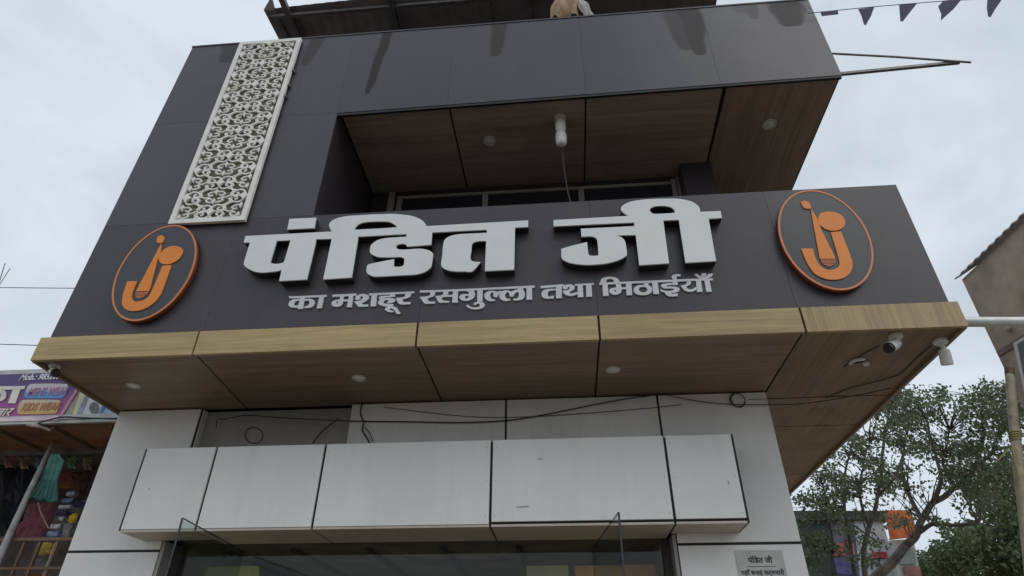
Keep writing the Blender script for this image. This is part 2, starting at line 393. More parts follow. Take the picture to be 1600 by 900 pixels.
# teak fascia, five boards
fx = [-4.04, -2.745, -1.05, .283, 1.705, 2.785]
for i, (a, b_) in enumerate(zip(fx, fx[1:])):
    MB().box((a+.008, YF, 3.674), (b_-.008, YF+.03, 3.872)).obj('fascia_board', M['wood_v' if i == 4 else 'wood_x'], B, bevel=.0015)
MB().box((-4.02, .0, 3.69), (2.77, .022, 3.865)).obj('fascia_backing', M['joint'], B)
MB().box((2.757, .003, 3.676), (2.785, YB, 3.87)).obj('fascia_board', M['wood_sy'], B)
MB().box((-4.045, .003, 3.676), (-4.015, YB, 3.87)).obj('fascia_board', M['wood_sy'], B)
# lower soffit
fxw = [-4.04, -2.83, -1.05, .278, 1.70]
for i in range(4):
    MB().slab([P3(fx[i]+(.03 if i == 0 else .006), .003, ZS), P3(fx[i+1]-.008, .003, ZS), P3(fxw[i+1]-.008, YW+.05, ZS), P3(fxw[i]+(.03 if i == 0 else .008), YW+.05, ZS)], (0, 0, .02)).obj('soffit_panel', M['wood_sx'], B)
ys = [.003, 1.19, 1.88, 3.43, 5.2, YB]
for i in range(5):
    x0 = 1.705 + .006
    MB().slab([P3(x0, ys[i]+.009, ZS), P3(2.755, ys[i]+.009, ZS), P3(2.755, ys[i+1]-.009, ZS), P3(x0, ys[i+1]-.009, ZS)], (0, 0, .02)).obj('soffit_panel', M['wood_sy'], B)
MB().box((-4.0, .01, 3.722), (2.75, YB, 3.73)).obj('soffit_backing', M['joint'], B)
# upper soffit over the balcony
ux = [(-2.07, -2.07), (-.985, -.975), (.345, .347), (1.64, 1.66)]
for (a, a2), (b_, b2) in zip(ux, ux[1:]):
    MB().slab([P3(a+.009, .032, ZU), P3(b_-.009, .032, ZU), P3(b2-.009, 1.25, ZU), P3(a2+.009, 1.25, ZU)], (0, 0, .02)).obj('soffit_panel', M['wood_ux'], B)
MB().box((1.67, .032, ZU), (2.68, YB, ZU+.02)).obj('soffit_panel', M['wood_uy'], B)
MB().box((-2.05, .02, ZU+.022), (2.67, YB, ZU+.03)).obj('soffit_backing', M['joint'], B)
# wall behind the balcony with its aluminium window
YQ = 1.20
MB().box((-2.07, YQ+.03, 3.96), (-1.86, YQ+.055, ZU-.004)).obj('cladding_panel', M['dark'], B)
MB().box((1.37, YQ-.17, 3.96), (1.69, YQ+.055, ZU-.004)).obj('cladding_panel', M['dark'], B)
MB().box((-1.86, YQ+.03, 6.30), (1.37, YQ+.055, ZU-.004)).obj('cladding_panel', M['dark'], B)
win = MB(); win.box((-1.86, YQ-.01, 4.2), (-1.79, YQ+.05, 6.33)).box((-1.76, YQ, 4.2), (-1.70, YQ+.04, 6.27)).box((1.28, YQ, 4.2), (1.33, YQ+.04, 6.30)).box((1.34, YQ-.01, 4.2), (1.365, YQ+.05, 6.32))
win.box((-1.70, YQ, 6.225), (1.28, YQ+.04, 6.265)).box((-1.70, YQ, 4.2), (1.28, YQ+.04, 4.25))
wf = win.obj('window', M['alu'], B)
for x in (-.76, .30): MB().box((x-.03, YQ-.004, 4.25), (x+.03, YQ+.036, 6.225)).obj('mullion', M['alu'], wf)
for a, b_ in ((-1.70, -.79), (-.73, .27), (.33, 1.28)): MB().box((a, YQ+.015, 4.25), (b_, YQ+.022, 6.225)).obj('pane', M['winglass'], wf)
MB().box((-1.9, 1.5, 4.0), (1.5, 1.52, 6.3)).obj('curtain', M['inner_d'], B)

# ---- white ground floor
def wpanel(x0, x1, z0, z1, y=YW, mat='white', th=.03, name='cladding_panel', label=None):
    return MB().box((x0+.009, y, z0+.010), (x1-.009, y+th, z1-.010)).obj(name, M[mat], B, bevel=.002, label=label)
zg = 2.50
wpanel(-4.0, -3.215, zg, ZS-.004); wpanel(-4.0, -3.215, .12, zg)
wpanel(-3.215, -1.85, 2.6, ZS+.006, YW+.10, 'grey_wall', .03, label='recessed grey wall section above the canopy')
wpanel(-1.85, -.487, 2.6, ZS-.004, YW, 'white2'); wpanel(-.487, .795, 2.6, ZS-.004, YW, 'white2')
wpanel(.795, 1.70, zg, ZS-.004, YW, 'white'); wpanel(.795, 1.70, .12, zg)
jt = MB(); jt.box((-3.99, YW+.012, .1), (-3.22, YW+.05, 3.69)).box((.80, YW+.012, .1), (1.69, YW+.05, 3.69)).box((-1.84, YW+.012, 2.62), (.80, YW+.05, 3.69))
jt.obj('joint_backing', M['joint'], B)
MB().box((-1.842, YW+.031, 2.62), (-1.82, YW+.13, 3.69)).obj('return_panel', M['white2'], B)
MB().box((-3.226, YW+.031, 2.62), (-3.206, YW+.13, 3.69)).obj('return_panel', M['white2'], B)
MB().box((1.673, YW+.051, .12), (1.70, YB, ZS-.006)).obj('side_panel', M['white'], B)
MB().box((-4.0, YW+.051, .12), (-3.97, YB, ZS-.006)).obj('side_panel', M['white'], B)
MB().box((-4.05, .95, 0), (1.75, YB+.02, .118)).obj('plinth', M['paving'], B)
# jambs
MB().box((-3.215, YW+.002, .12), (-3.19, YW+.22, 2.57)).obj('door_jamb', M['grey_wall'], B)
MB().box((.77, YW+.002, .12), (.795, YW+.22, 2.57)).obj('door_jamb', M['grey_wall'], B)

# ---- canopy box: five front panels, underside panels, ends, dark joints
cx = [-3.385, -2.786, -1.888, -.563, .756, 1.262]; zc0, zc1 = 2.586, 3.218
for i, (a, b_) in enumerate(zip(cx, cx[1:])):
    MB().box((a+.010, YC, zc0+(.006 if i < 3 else .022)), (b_-.010, YC+.02, zc1)).obj('canopy_panel', M['white'], B, bevel=.002)
    MB().box((a+.008, YC+.006, zc0-.012), (b_-.008, YW+(-.004 if b_ < -2 or a > .7 else .16), zc0+.004)).obj('canopy_soffit_panel', M['cream'], B)
MB().box((cx[0]-.004, YC+.002, zc0), (cx[0]+.006, YW-.002, zc1)).obj('canopy_end', M['joint'], B)
MB().box((cx[-1]-.006, YC+.002, zc0-.01), (cx[-1]+.006, YW-.002, zc1)).obj('canopy_end', M['joint'], B)
MB().box((cx[0]+.01, YC+.022, zc0+.012), (cx[-1]-.01, YW-.004, zc1-.01)).obj('canopy_core', M['joint'], B)

def mark(pts, mat, y=YC-.001, name='smudge'):
    return MB().slab([AY(u, v, y) for u, v in pts], (0, .0008, 0)).obj(name, mat, B)
sm1 = plain('smudge', (.42, .42, .41), .6, var=.15, scale=30)
mark([(807, 791), (826, 790), (826, 793), (807, 794)], sm1); mark([(840, 716), (848, 715.5), (848, 718), (840, 718.5)], sm1); mark([(1136, 752), (1139, 750), (1140, 756), (1138, 757)], sm1); mark([(232, 763), (234, 762), (234, 765), (232, 766)], sm1)
for i, (a, b_) in enumerate(zip(cx, cx[1:])):          # rivet heads along the joints
    for zz in (zc0+.06, (zc0+zc1)/2, zc1-.06):
        for x in (a+.035, b_-.035): MB().lathe([(.0045, -.002), (.003, .0005)], Matrix.Translation((x, YC, zz)) @ Matrix.Rotation(rad(90), 4, 'X'), 8).obj('rivet', M['steel'], B)
# ---- shop interior seen above the door
room = MB(); room.box((-3.19, 1.25, 2.60), (.77, 5.0, 2.66)); room.obj('ceiling', M['inner'], B)
MB().box((-3.19, 4.9, .12), (.77, 5.0, 2.6)).obj('back_wall', M['inner'], B)
MB().box((-3.19, 1.25, .12), (-3.12, 4.9, 2.6)).obj('inner_wall', M['inner'], B); MB().box((.70, 1.25, .12), (.77, 4.9, 2.6)).obj('inner_wall', M['inner'], B)
for i in range(6):
    MB().box((-3.0 + i*.64, 1.5, 2.575), (-2.95 + i*.64, 4.8, 2.598)).obj('ceiling_batten', M['inner_d'], B)
fr = MB(); fr.box((-3.19, 1.17, .12), (-3.13, 1.24, 2.565)).box((.71, 1.17, .12), (.77, 1.24, 2.565)).box((-3.13, 1.18, 2.13), (.71, 1.23, 2.18)).box((-1.0, 1.18, .12), (-.94, 1.23, 2.13))
fr.obj('door_frame', plain('brown_frame', (.045, .037, .03), .6, var=.3), B)
MB().box((-3.12, 1.20, 2.18), (.70, 1.208, 2.585)).obj('transom_pane', M['glass'], B)

# ================================================================== THINGS ON THE BUILDING
# ---- lettering
def px_loop(pts, ox, oy, s, y, rnd=True, sharp=60):
    l = [AY(ox + a / s, oy + b_ / s, y) for a, b_ in pts]
    return round_loop(l, 4, sharp) if rnd else l
YL = -.085
LT = empty('sign_lettering', (-.3, 0, 4.2), 'large raised white Devanagari letters reading पंडित जी on the dark sign band', 'lettering')
big = [
 ('A', [[(62,315),(860,273),(858,350),(750,803),(440,820),(468,697),(400,712),(330,720),(250,725),(180,718),(120,697),(75,670),(48,645),(42,622),(50,590),(80,490),(112,388),(42,388)],
        [(412,368),(568,362),(500,590),(490,610),(460,622),(400,628),(355,620),(342,605)]]),
 ('A', [[(557,122),(857,108),(835,225),(530,240)]]),
 ('B', [[(-40,273),(135,264),(115,235),(102,200),(105,175),(125,150),(170,122),(240,102),(330,88),(450,80),(600,72),(750,67),(850,67),(950,76),(1030,88),(1100,112),(1150,140),(1180,170),(1198,202),(1262,200),(1262,275),(1250,412),(985,432),(965,410),(940,402),(900,405),(868,415),(855,435),(865,455),(890,465),(960,467),(1100,458),(1170,462),(1220,475),(1255,495),(1272,520),(1262,600),(1252,650),(1240,672),(1200,705),(1140,732),(1060,748),(900,757),(700,768),(620,770),(580,762),(540,740),(522,715),(530,650),(550,632),(700,600),(833,575),(828,652),(850,660),(900,660),(930,650),(942,640),(948,575),(930,557),(900,550),(800,553),(700,553),(650,548),(600,530),(570,508),(560,490),(568,430),(590,400),(640,365),(700,345),(800,333),(970,322),(975,292),(600,312),(430,322),(355,780),(35,802),(132,345),(-40,350)],
        [(385,245),(400,215),(430,185),(480,165),(560,153),(680,150),(760,152),(810,168),(850,195),(872,215),(700,228),(500,238)]]),
 ('T', [[(38,200),(1118,138),(1118,212),(970,220),(960,692),(630,708),(645,370),(560,372),(510,385),(485,405),(478,480),(467,560),(480,590),(520,605),(582,606),(490,710),(400,712),(300,712),(230,702),(170,680),(138,640),(150,540),(165,390),(185,350),(230,320),(300,300),(400,290),(655,278),(650,243),(350,258),(38,275)]]),
 ('J', [[(35,315),(880,268),(840,245),(810,220),(793,195),(800,165),(830,140),(900,108),(1020,88),(1170,77),(1320,74),(1440,76),(1520,88),(1590,108),(1640,138),(1670,165),(1682,190),(1685,222),(1915,213),(1930,290),(1780,300),(1865,775),(1520,795),(1445,312),(1270,320),(1335,800),(1000,822),(960,483),(745,487),(800,510),(835,545),(850,600),(862,690),(855,715),(800,750),(720,780),(640,800),(540,812),(420,818),(320,812),(220,795),(150,765),(125,735),(122,640),(200,615),(412,562),(428,700),(440,712),(500,718),(540,710),(540,690),(530,560),(520,525),(490,505),(450,498),(350,502),(342,412),(600,400),(945,382),(945,342),(500,362),(35,385)],
        [(1118,205),(1130,180),(1170,162),(1240,154),(1310,158),(1360,172),(1390,195),(1405,232),(1320,240),(1170,245),(1135,230)]]),
]
ORG = {'A': (375, 325, 7.2), 'B': (500, 325, 7.2), 'T': (670, 325, 7.2), 'J': (860, 300, 7.2)}
for k, loops in big:
    ls = [px_loop(l, *ORG[k], YL) for l in loops]
    o = MB().prism(ls, (0, .012, 0)).obj('letter', M['letter'], LT)
    c0 = sum((p for p in ls[0]), Vector()) / len(ls[0])
    MB().prism([[p + Vector((0, .0125, 0)) for p in l] for l in ls], (0, .062, 0)).obj('letter_return', M['letter_edge'], o)
LS = empty('tagline_lettering', (-.3, 0, 3.95), 'row of small flat white Devanagari letters under the large lettering', 'lettering')
small = [  # origin, scale, glyphs; a glyph is a list of pieces, a piece a list of loops
 ((445, 445, 16), [[ [[(105,280),(230,285),(1045,250),(1045,300),(110,335)]], [[(385,310),(500,305),(450,600),(320,600)]],
    [[(375,350),(250,355),(160,385),(105,440),(92,500),(120,545),(200,568),(335,568),(340,508),(280,518),(235,508),(225,480),(250,430),(300,400),(360,392)]],
    [[(490,350),(640,350),(720,380),(748,430),(735,490),(680,545),(600,575),(490,578),(490,545),(560,525),(600,490),(615,440),(600,400),(560,390),(485,405)]],
    [[(860,310),(975,305),(925,580),(795,590)]] ]]),
 ((515, 445, 11.43), [
   [[[(50,175),(480,155),(470,195),(48,215)]], [[(190,200),(260,197),(228,320),(165,320)]],
    [[(215,262),(110,268),(50,300),(32,340),(50,375),(110,390),(180,380),(225,345),(245,280)],[(150,290),(120,310),(120,335),(150,330)]],
    [[(225,265),(350,258),(345,290),(220,300)]], [[(350,190),(422,188),(395,400),(305,398)]]],
   [[[(455,260),(462,215),(510,180),(590,162),(660,172),(700,205),(700,240),(650,285),(570,330),(600,350),(690,350),(685,385),(520,390),(480,350),(445,310),(445,295),(520,285),(570,262),(600,225),(570,200),(540,220),(560,245),(500,270)]],
    [[(700,155),(860,147),(850,183),(700,190)]], [[(750,185),(848,180),(825,380),(728,385)]]],
   [[[(861,147),(1520,115),(1500,150),(851,183)]],
    [[(1080,165),(1175,160),(1165,210),(920,235),(980,240),(1100,235),(1165,255),(1175,280),(1140,310),(1060,325),(1010,318),(1060,290),(1060,275),(1000,272),(960,300),(975,335),(1140,345),(1140,370),(1000,385),(880,350),(858,310),(900,265),(880,240),(880,215),(930,200),(1080,192)]],
    [[(1070,375),(1150,388),(1210,420),(1240,470),(1275,510),(1230,520),(1190,515),(1170,470),(1130,430),(1080,420),(1070,445),(1150,470),(1140,488),(1050,485),(985,445),(1000,410)]],
    [[(1350,150),(1455,145),(1450,200),(1390,235),(1300,255),(1320,310),(1450,305),(1440,345),(1290,350),(1230,330),(1190,255),(1185,235),(1300,225),(1345,205)]]]]),
 ((650, 435, 16), [
   [[[(95,300),(560,288),(1500,248),(1500,300),(560,335),(95,355)]],
    [[(350,335),(480,330),(470,400),(420,450),(300,490),(290,530),(340,575),(480,580),(475,625),(250,632),(190,605),(140,530),(100,495),(100,460),(250,450),(330,430),(355,395)]]],
   [[[(680,330),(810,325),(795,400),(740,450),(650,480),(650,520),(700,555),(830,560),(820,605),(590,605),(540,560),(510,490),(480,440),(600,430),(660,410),(680,370)]],
    [[(740,415),(930,412),(925,455),(730,462)]], [[(925,320),(1050,315),(1040,605),(900,600)]]],
   [[[(1240,310),(1440,300),(1475,370),(1465,440),(1420,500),(1340,545),(1220,560),(1120,530),(1085,475),(1110,420),(1180,390),(1310,395),(1330,350),(1290,325)],[(1270,430),(1225,450),(1220,490),(1260,505),(1310,480),(1320,440)]],
    [[(1531,293),(1670,288),(1659,581),(1531,581)]]]]),
 ((740, 430, 15), [
   [[[(58,307),(1435,240),(1430,290),(58,350)]],
    [[(-178,717),(-141,684),(-94,722),(-19,752),(60,752),(120,740),(150,700),(130,665),(80,665),(60,690),(10,695),(0,665),(40,635),(120,625),(200,635),(250,660),(262,700),(225,755),(140,790),(40,800),(-70,785),(-140,750)]]],
   [[[(500,370),(400,365),(310,390),(260,440),(258,510),(300,570),(370,605),(500,600),(505,565),(430,555),(395,510),(390,450),(420,405),(460,400),(465,500),(530,515),(560,500),(590,440),(640,400),(640,360),(540,385)]]],
   [[[(800,355),(700,362),(630,400),(600,470),(620,540),(680,590),(760,605),(850,590),(860,545),(790,550),(745,510),(745,440),(790,390),(830,420),(850,500),(920,500),(960,440),(1010,390),(1055,400),(1060,470),(1040,530),(980,550),(930,545),(940,590),(1020,590),(1120,570),(1180,520),(1205,450),(1180,370),(1150,300),(1040,290),(1030,335),(960,350),(880,385)]],
    [[(1240,295),(1370,290),(1370,570),(1240,572)]]]]),
 ((840, 430, 16.842), [
   [[[(70,285),(680,235),(690,270),(640,290),(80,345)]], [[(480,355),(280,360),(180,385),(115,440),(105,530),(150,590),(250,615),(420,608),(435,540),(370,545),(330,570),(280,550),(265,490),(290,420),(370,400),(480,395)]],
    [[(480,290),(640,285),(635,600),(485,605)]]],
   [[[(660,290),(720,260),(800,240),(890,245),(965,280),(975,335),(930,390),(850,430),(830,455),(870,475),(960,465),(1060,430),(1060,490),(960,530),(860,545),(760,525),(690,480),(665,430),(670,400),(780,395),(850,340),(830,300),(790,310),(790,350),(730,372),(670,350)]],
    [[(980,235),(1480,205),(1480,250),(980,275)]], [[(1050,270),(1190,262),(1205,570),(1060,580)]], [[(1275,260),(1420,252),(1435,560),(1285,570)]]]]),
 ((930, 425, 16), [
   [[[(100,265),(600,248),(1440,212),(1440,264),(620,295),(105,322)]], [[(130,262),(140,200),(190,150),(290,122),(400,118),(510,140),(575,175),(600,215),(600,260),(470,262),(455,190),(420,175),(330,172),(280,215),(275,270)]],
    [[(180,300),(310,300),(340,590),(195,600)]]],
   [[[(515,285),(640,280),(662,420),(650,490),(600,540),(500,568),(420,550),(365,505),(355,450),(400,405),(520,390)],[(500,435),(480,470),(500,500),(530,480)]],
    [[(645,385),(780,380),(785,425),(655,430)]], [[(765,280),(905,272),(925,575),(785,580)]]],
   [[[(1210,260),(1340,255),(1330,330),(1230,335)]], [[(1190,320),(1060,335),(980,390),(958,450),(980,510),(1060,560),(1190,575),(1320,560),(1400,510),(1430,440),(1410,380),(1330,325)],[(1200,370),(1120,385),(1092,430),(1120,485),(1200,512),(1280,485),(1310,440),(1280,385)]],
    [[(1420,250),(1560,245),(1600,545),(1455,548)]]]]),
 ((1020, 420, 16), [
   [[[(0,292),(500,270),(1100,245),(1500,240),(1495,290),(1100,295),(600,318),(0,344)]], [[(490,290),(500,250),(470,210),(480,170),(550,140),(650,130),(700,155),(690,185),(610,190),(590,220),(620,290),(625,400),(560,405),(500,380),(500,300)]],
    [[(625,350),(625,400),(450,402),(350,415),(350,445),(450,440),(580,450),(660,480),(670,520),(640,565),(540,595),(450,600),(480,630),(620,610),(620,680),(420,690),(340,650),(290,590),(200,565),(190,500),(280,540),(420,550),(510,530),(530,500),(470,490),(300,490),(220,450),(205,400),(260,375),(400,360),(500,355)]]],
   [[[(850,320),(955,310),(950,370),(900,410),(840,430),(850,480),(920,515),(1020,490),(1090,440),(1090,520),(1000,565),(900,570),(800,540),(740,480),(700,415),(780,400),(840,370)]],
    [[(1080,290),(1205,290),(1245,570),(1105,580)]], [[(1290,290),(1420,285),(1475,570),(1340,575)]]],
   [[[(1040,130),(1110,125),(1190,180),(1280,195),(1360,180),(1380,125),(1510,115),(1480,180),(1400,225),(1280,242),(1160,225),(1080,180)]], [[(1215,110),(1340,105),(1335,180),(1215,185)]]]]),
]
for (ox, oy, s), glyphs in small:
    for gl in glyphs:
        mb = MB()
        for j, piece in enumerate(gl):
            mb.prism([px_loop(l, ox, oy, s, -.012 - .0006 * j, True, 50) for l in piece], (0, .011 + .0003 * j, 0))
        mb.obj('letter', M['letter_s'], LS)

# ---- round emblem signs: traced once (right one), copied for the left one
LC = AY(1290, 376, -.05)
outer = [(340,40),(230,70),(130,160),(88,320),(110,480),(200,660),(340,790),(500,855),(620,868),(740,840),(830,740),(862,580),(830,400),(740,240),(600,120),(450,50)]
op = [AY(1200 + a/5.294, 290 + b_/5.294, -.05) for a, b_ in outer]
cxm = (min(p.x for p in op) + max(p.x for p in op)) / 2; czm = (min(p.z for p in op) + max(p.z for p in op)) / 2
rxm = (max(p.x for p in op) - min(p.x for p in op)) / 2; rzm = (max(p.z for p in op) - min(p.z for p in op)) / 2
def ell(k, y, n=64, dr=0): return [P3(cxm + (rxm*k - dr) * math.cos(2*math.pi*i/n), y, czm + (rzm*k - dr) * math.sin(2*math.pi*i/n)) for i in range(n)]
E = empty('emblem_sign', (cxm, 0, czm), 'oval orange-rimmed emblem sign to the right of the large lettering', 'sign', 'oval emblem signs on the dark band')
MB().prism([ell(1, -.045)], (0, .030, 0)).obj('rim', M['orange_side'], E)
MB().prism([ell(1, -.056), ell(1, -.056, dr=.015)], (0, .012, 0)).obj('ring', M['orange_ring'], E)
MB().prism([ell(1, -.053, dr=.016)], (0, .008, 0)).obj('disc', M['slate'], E)
def lp(pts, y=-.062, sharp=60): return px_loop(pts, 1200, 290, 5.294, y, True, sharp)
for nm, pts in (('flame', [(272,135),(300,122),(340,140),(358,180),(350,192),(310,188),(285,165)]),
                ('cone', [(355,195),(362,200),(412,280),(440,360),(545,570),(557,605),(430,605),(380,340)]),
                ('head', [(415,270),(430,235),(480,215),(550,220),(610,245),(638,290),(630,335),(590,365),(530,372),(470,355),(425,315)]),
                ('hook', [(275,520),(372,520),(395,600),(430,660),(490,695),(550,690),(590,660),(585,600),(520,385),(605,378),(690,600),(700,660),(680,720),(620,765),(540,778),(460,765),(380,720),(320,630)])):
    MB().prism([lp(pts)], (0, .008, 0)).obj(nm, M['orange'], E)
st = MB()
for k in range(5):
    zz = 612 + k * 12; hw = 62 - k * k * 2.4
    st.slab([AY(1200 + a/5.294, 290 + q/5.294, -.060) for a, q in ((497-hw+k*2, zz), (497+hw+k*2, zz), (497+hw+k*2, zz+7), (497-hw+k*2, zz+7))], (0, .006, 0))
st.obj('stripes', M['orange_ring'], E)
# left copy: same shapes at the left ellipse's centre
lcx = (AY(177, 460, -.05).x + AY(306, 385, -.05).x) / 2
pa, pb_ = AY(275, 353, -.05), AY(207, 501, -.05)
E2 = E.copy(); C.objects.link(E2); E2.location = ((pa.x + pb_.x) / 2, 0, (pa.z + pb_.z) / 2); E2['label'] = 'oval orange-rimmed emblem sign left of the lettering, below the white lattice'
for ch in [c for c in bpy.data.objects if c.parent == E]:
    c = ch.copy(); C.objects.link(c); c.parent = E2

# ---- white fretwork lattice
lx0, lx1, lz0, lz1 = -3.335, -2.648, 4.95, 7.492; YT = -.05
LA = empty('lattice_screen', ((lx0+lx1)/2, 0, lz0), 'tall white fretwork screen fixed on the dark wall at upper left', 'screen')
fm = MB(); bw = .045
fm.box((lx0, YT, lz0), (lx0+bw, YT+.03, lz1)).box((lx1-bw, YT, lz0), (lx1, YT+.03, lz1)).box((lx0+bw, YT, lz0), (lx1-bw, YT+.03, lz0+bw)).box((lx0+bw, YT, lz1-bw), (lx1-bw, YT+.03, lz1))
fm.obj('frame', M['lattice'], LA)
MB().box((lx0+.01, -.016, lz0+.01), (lx1-.01, -.003, lz1-.01)).obj('backing', M['lattice_back'], LA)
ix0, ix1, iz0, iz1 = lx0+bw-.004, lx1-bw+.004, lz0+bw-.004, lz1-bw+.004
lat = MB(); W = ix1 - ix0; PER = W * .56; lw = .0138; cnt = [0]; Zc = [0]
def clip_stroke(pts, w):
    run = []; pts = [(x, Zc[0] + (z - Zc[0]) * .72) for x, z in pts]
    def flush():
        if len(run) > 1:
            cnt[0] += 1; d = (cnt[0] % 17) * .00035
            lat.ribbon([Vector(q) for q in run], w, (0, .022, 0)) if False else lat.ribbon([Vector((q[0], YT + .004 + d, q[1])) for q in run], w, (0, .014, 0))
    for x, z in pts:
        if ix0 <= x <= ix1 and iz0 <= z <= iz1: run.append((x, z))
        else: flush(); run = []
    flush()
def spiral(cx_, cz_, r0, r1, a0, turn, n=16):
    return [(cx_ + (r0 + (r1-r0)*t/n) * math.cos(a0 + turn*t/n), cz_ + (r0 + (r1-r0)*t/n) * math.sin(a0 + turn*t/n)) for t in range(n+1)]
def sc2(pts): return [(p.x, p.z) for p in smooth_curve([Vector((a, 0, c)) for a, c in pts], 5)]
def dia(cx_, cz_, a, b_):
    pts = [(cx_, cz_+b_), (cx_+a*.42, cz_+b_*.36), (cx_+a, cz_), (cx_+a*.42, cz_-b_*.36), (cx_, cz_-b_), (cx_-a*.42, cz_-b_*.36), (cx_-a, cz_), (cx_-a*.42, cz_+b_*.36)]
    pts = [(min(max(x, ix0), ix1), z) for x, z in pts if iz0 < z < iz1]
    if len(pts) > 4:
        cnt[0] += 1; lat.prism([[P3(x, YT - .001 - (cnt[0] % 5)*.0004, z) for x, z in pts]], (0, .022, 0))
nrow = int((iz1 - iz0) / PER) + 2
for r in range(-1, nrow):
    for kx, kz in ((.5, 0), (0, .5), (1, .5)):
        X = ix0 + W * (kx if kx == .5 else (.06 if kx == 0 else .94)); Z = iz0 + PER * (r + kz) + .08
        Zc[0] = Z; dia(X, Z, .050, .052)
        for sx in (-1, 1):
            if kx == 0 and sx < 0 or kx == 1 and sx > 0:
                continue
            for sz in (-1, 1):
                # scroll beside each diamond and the long S that sweeps towards the next one
                a = [(X + sx*.000, Z + sz*.062), (X + sx*.035, Z + sz*.10), (X + sx*.085, Z + sz*.09), (X + sx*.115, Z + sz*.045), (X + sx*.095, Z + sz*.012), (X + sx*.065, Z + sz*.020), (X + sx*.062, Z + sz*.048), (X + sx*.080, Z + sz*.055)]
                clip_stroke(sc2(a), lw)
                b2 = [(X + sx*.012, Z + sz*.150), (X + sx*.055, Z + sz*.155), (X + sx*.078, Z + sz*.185), (X + sx*.055, Z + sz*.212), (X + sx*.028, Z + sz*.198)]
                clip_stroke(sc2(b2), lw)
                c2 = [(X + sx*.085, Z + sz*.092), (X + sx*.125, Z + sz*.115), (X + sx*.150, Z + sz*.155), (X + sx*.135, Z + sz*.195), (X + sx*.170, Z + sz*.225)]
                clip_stroke(sc2(c2), lw * .9)
                d2 = [(X + sx*.112, Z + sz*.075), (X + sx*.150, Z + sz*.085), (X + sx*.178, Z + sz*.060), (X + sx*.165, Z + sz*.028), (X + sx*.140, Z + sz*.035)]
            clip_stroke([(X + sx*.045, Z), (X + sx*.11, Z)], lw*.8)
            clip_stroke(sc2([(X + sx*.100, Z), (X + sx*.135, Z + .012), (X + sx*.170, Z - .012), (X + sx*.21, Z)]), lw*.9)
        # little trefoil between scrolls
        for q in (-1, 1):
            dia(X, Z + q*.115, .020, .034)
            clip_stroke([(X - .04, Z + q*.150), (X + .04, Z + q*.150)], lw*.8)
lo = lat.obj('fretwork', M['lattice'], LA); lo['kind'] = 'stuff'
for zz in (6.95, 6.72, 6.55):
    MB().box((lx1, -.035, zz), (lx1+.022, -.004, zz+.035)).obj('bracket', M['steel'], LA)

# ---- recessed downlights
def downlight(p, r, label, group):
    e = empty('downlight', p, label, 'downlight', group); T = Matrix.Translation(p)
    MB().lathe([(r*.80, -.004), (r*.86, -.012), (r, -.010), (r*1.04, -.001)], T, 28).obj('rim', M['lamprim'], e, True)
    MB().lathe([(r*.79, -.0015), (r*.6, -.009), (r*.02, -.012)], T, 28).obj('diffuser', M['lampw'], e, True)
    return e
gL = 'round downlights in the lower soffit'
downlight(AZ(209, 602, ZS), .056, 'round white downlight at the left end of the lower teak soffit', gL)
downlight(AZ(561, 590, ZS), .056, 'round white downlight in the middle of the lower teak soffit', gL)
downlight(AZ(958, 577, ZS), .056, 'round white downlight under the soffit below the small lettering end', gL)
gU = 'round downlights in the upper soffit'
downlight(AZ(765, 220, ZU), .066, 'round downlight in the dark balcony ceiling beside the hanging lamp', gU)
downlight(AZ(1202, 194, ZU), .068, 'round downlight in the wide right end panel of the upper soffit', gU)
# empty fitting with a broken white ring and loose wire
p = AZ(1342, 563, ZS); bf = empty('broken_light_fitting', p, 'broken white light fitting hanging from the right soffit beside a camera', 'light fitting')
arc = [p + Vector((.062*math.cos(t*.22+2.6), .062*math.sin(t*.22+2.6), -.012 - .001*t)) for t in range(12)]
MB().tube(arc, [.006]+[.013]*10+[.006], 8).obj('ring', M['camw'], bf, True)
MB().lathe([(.004, -.03), (.022, -.028), (.026, -.012), (.02, -.001)], Matrix.Translation(p + Vector((.06, .03, 0))), 14).obj('socket', M['camw'], bf, True)
MB().lathe([(.001, -.004), (.05, -.003), (.052, -.001)], Matrix.Translation(p), 18).obj('hole', M['joint'], bf)

# ---- cameras
def bullet_cam(p, d, label, size=1.0, down=.055, face=True):
    e = empty('security_camera', p, label, 'security camera', 'security cameras under the lower soffit')
    s = size; T = Matrix.Translation(p)
    MB().lathe([(.038*s, -.026*s), (.046*s, -.018*s), (.048*s, -.001)], T, 22).obj('mount', M['camw'], e, True)
    c = p + Vector((0, 0, -down*s)); d = Vector(d).normalized()
    MB().tube([p + Vector((0, 0, -.02*s)), c, c + d*.03*s], [.014*s, .016*s, .016*s], 10).obj('bracket', M['camw'], e, True)
    q = Vector((0, 0, 1)).rotation_difference(d).to_matrix().to_4x4(); T2 = Matrix.Translation(c + d*.01*s) @ q
    MB().lathe([(.012*s, 0), (.032*s, .004*s), (.036*s, .03*s), (.037*s, .105*s), (.035*s, .108*s)], T2, 22).obj('body', M['camw'], e, True)
    if face:
        MB().lathe([(.036*s, .1085*s), (.0375*s, .115*s), (.037*s, .135*s), (.033*s, .142*s), (.012*s, .137*s)], T2, 22).obj('face', M['black'], e, True)
    return e
bullet_cam(AZ(1399, 524, ZS), (-.62, -.30, -.42), 'white bullet camera with black face on the right part of the soffit', 1.0)
bullet_cam(AZ(1469, 532, ZS), (.02, .30, -1), 'white camera pointing down at the outer right edge of the soffit', 1.05, face=False)
bullet_cam(AZ(86, 571, ZS), (.62, -.42, -.35), 'white bullet camera with black face at the left end of the soffit', .9, .05)

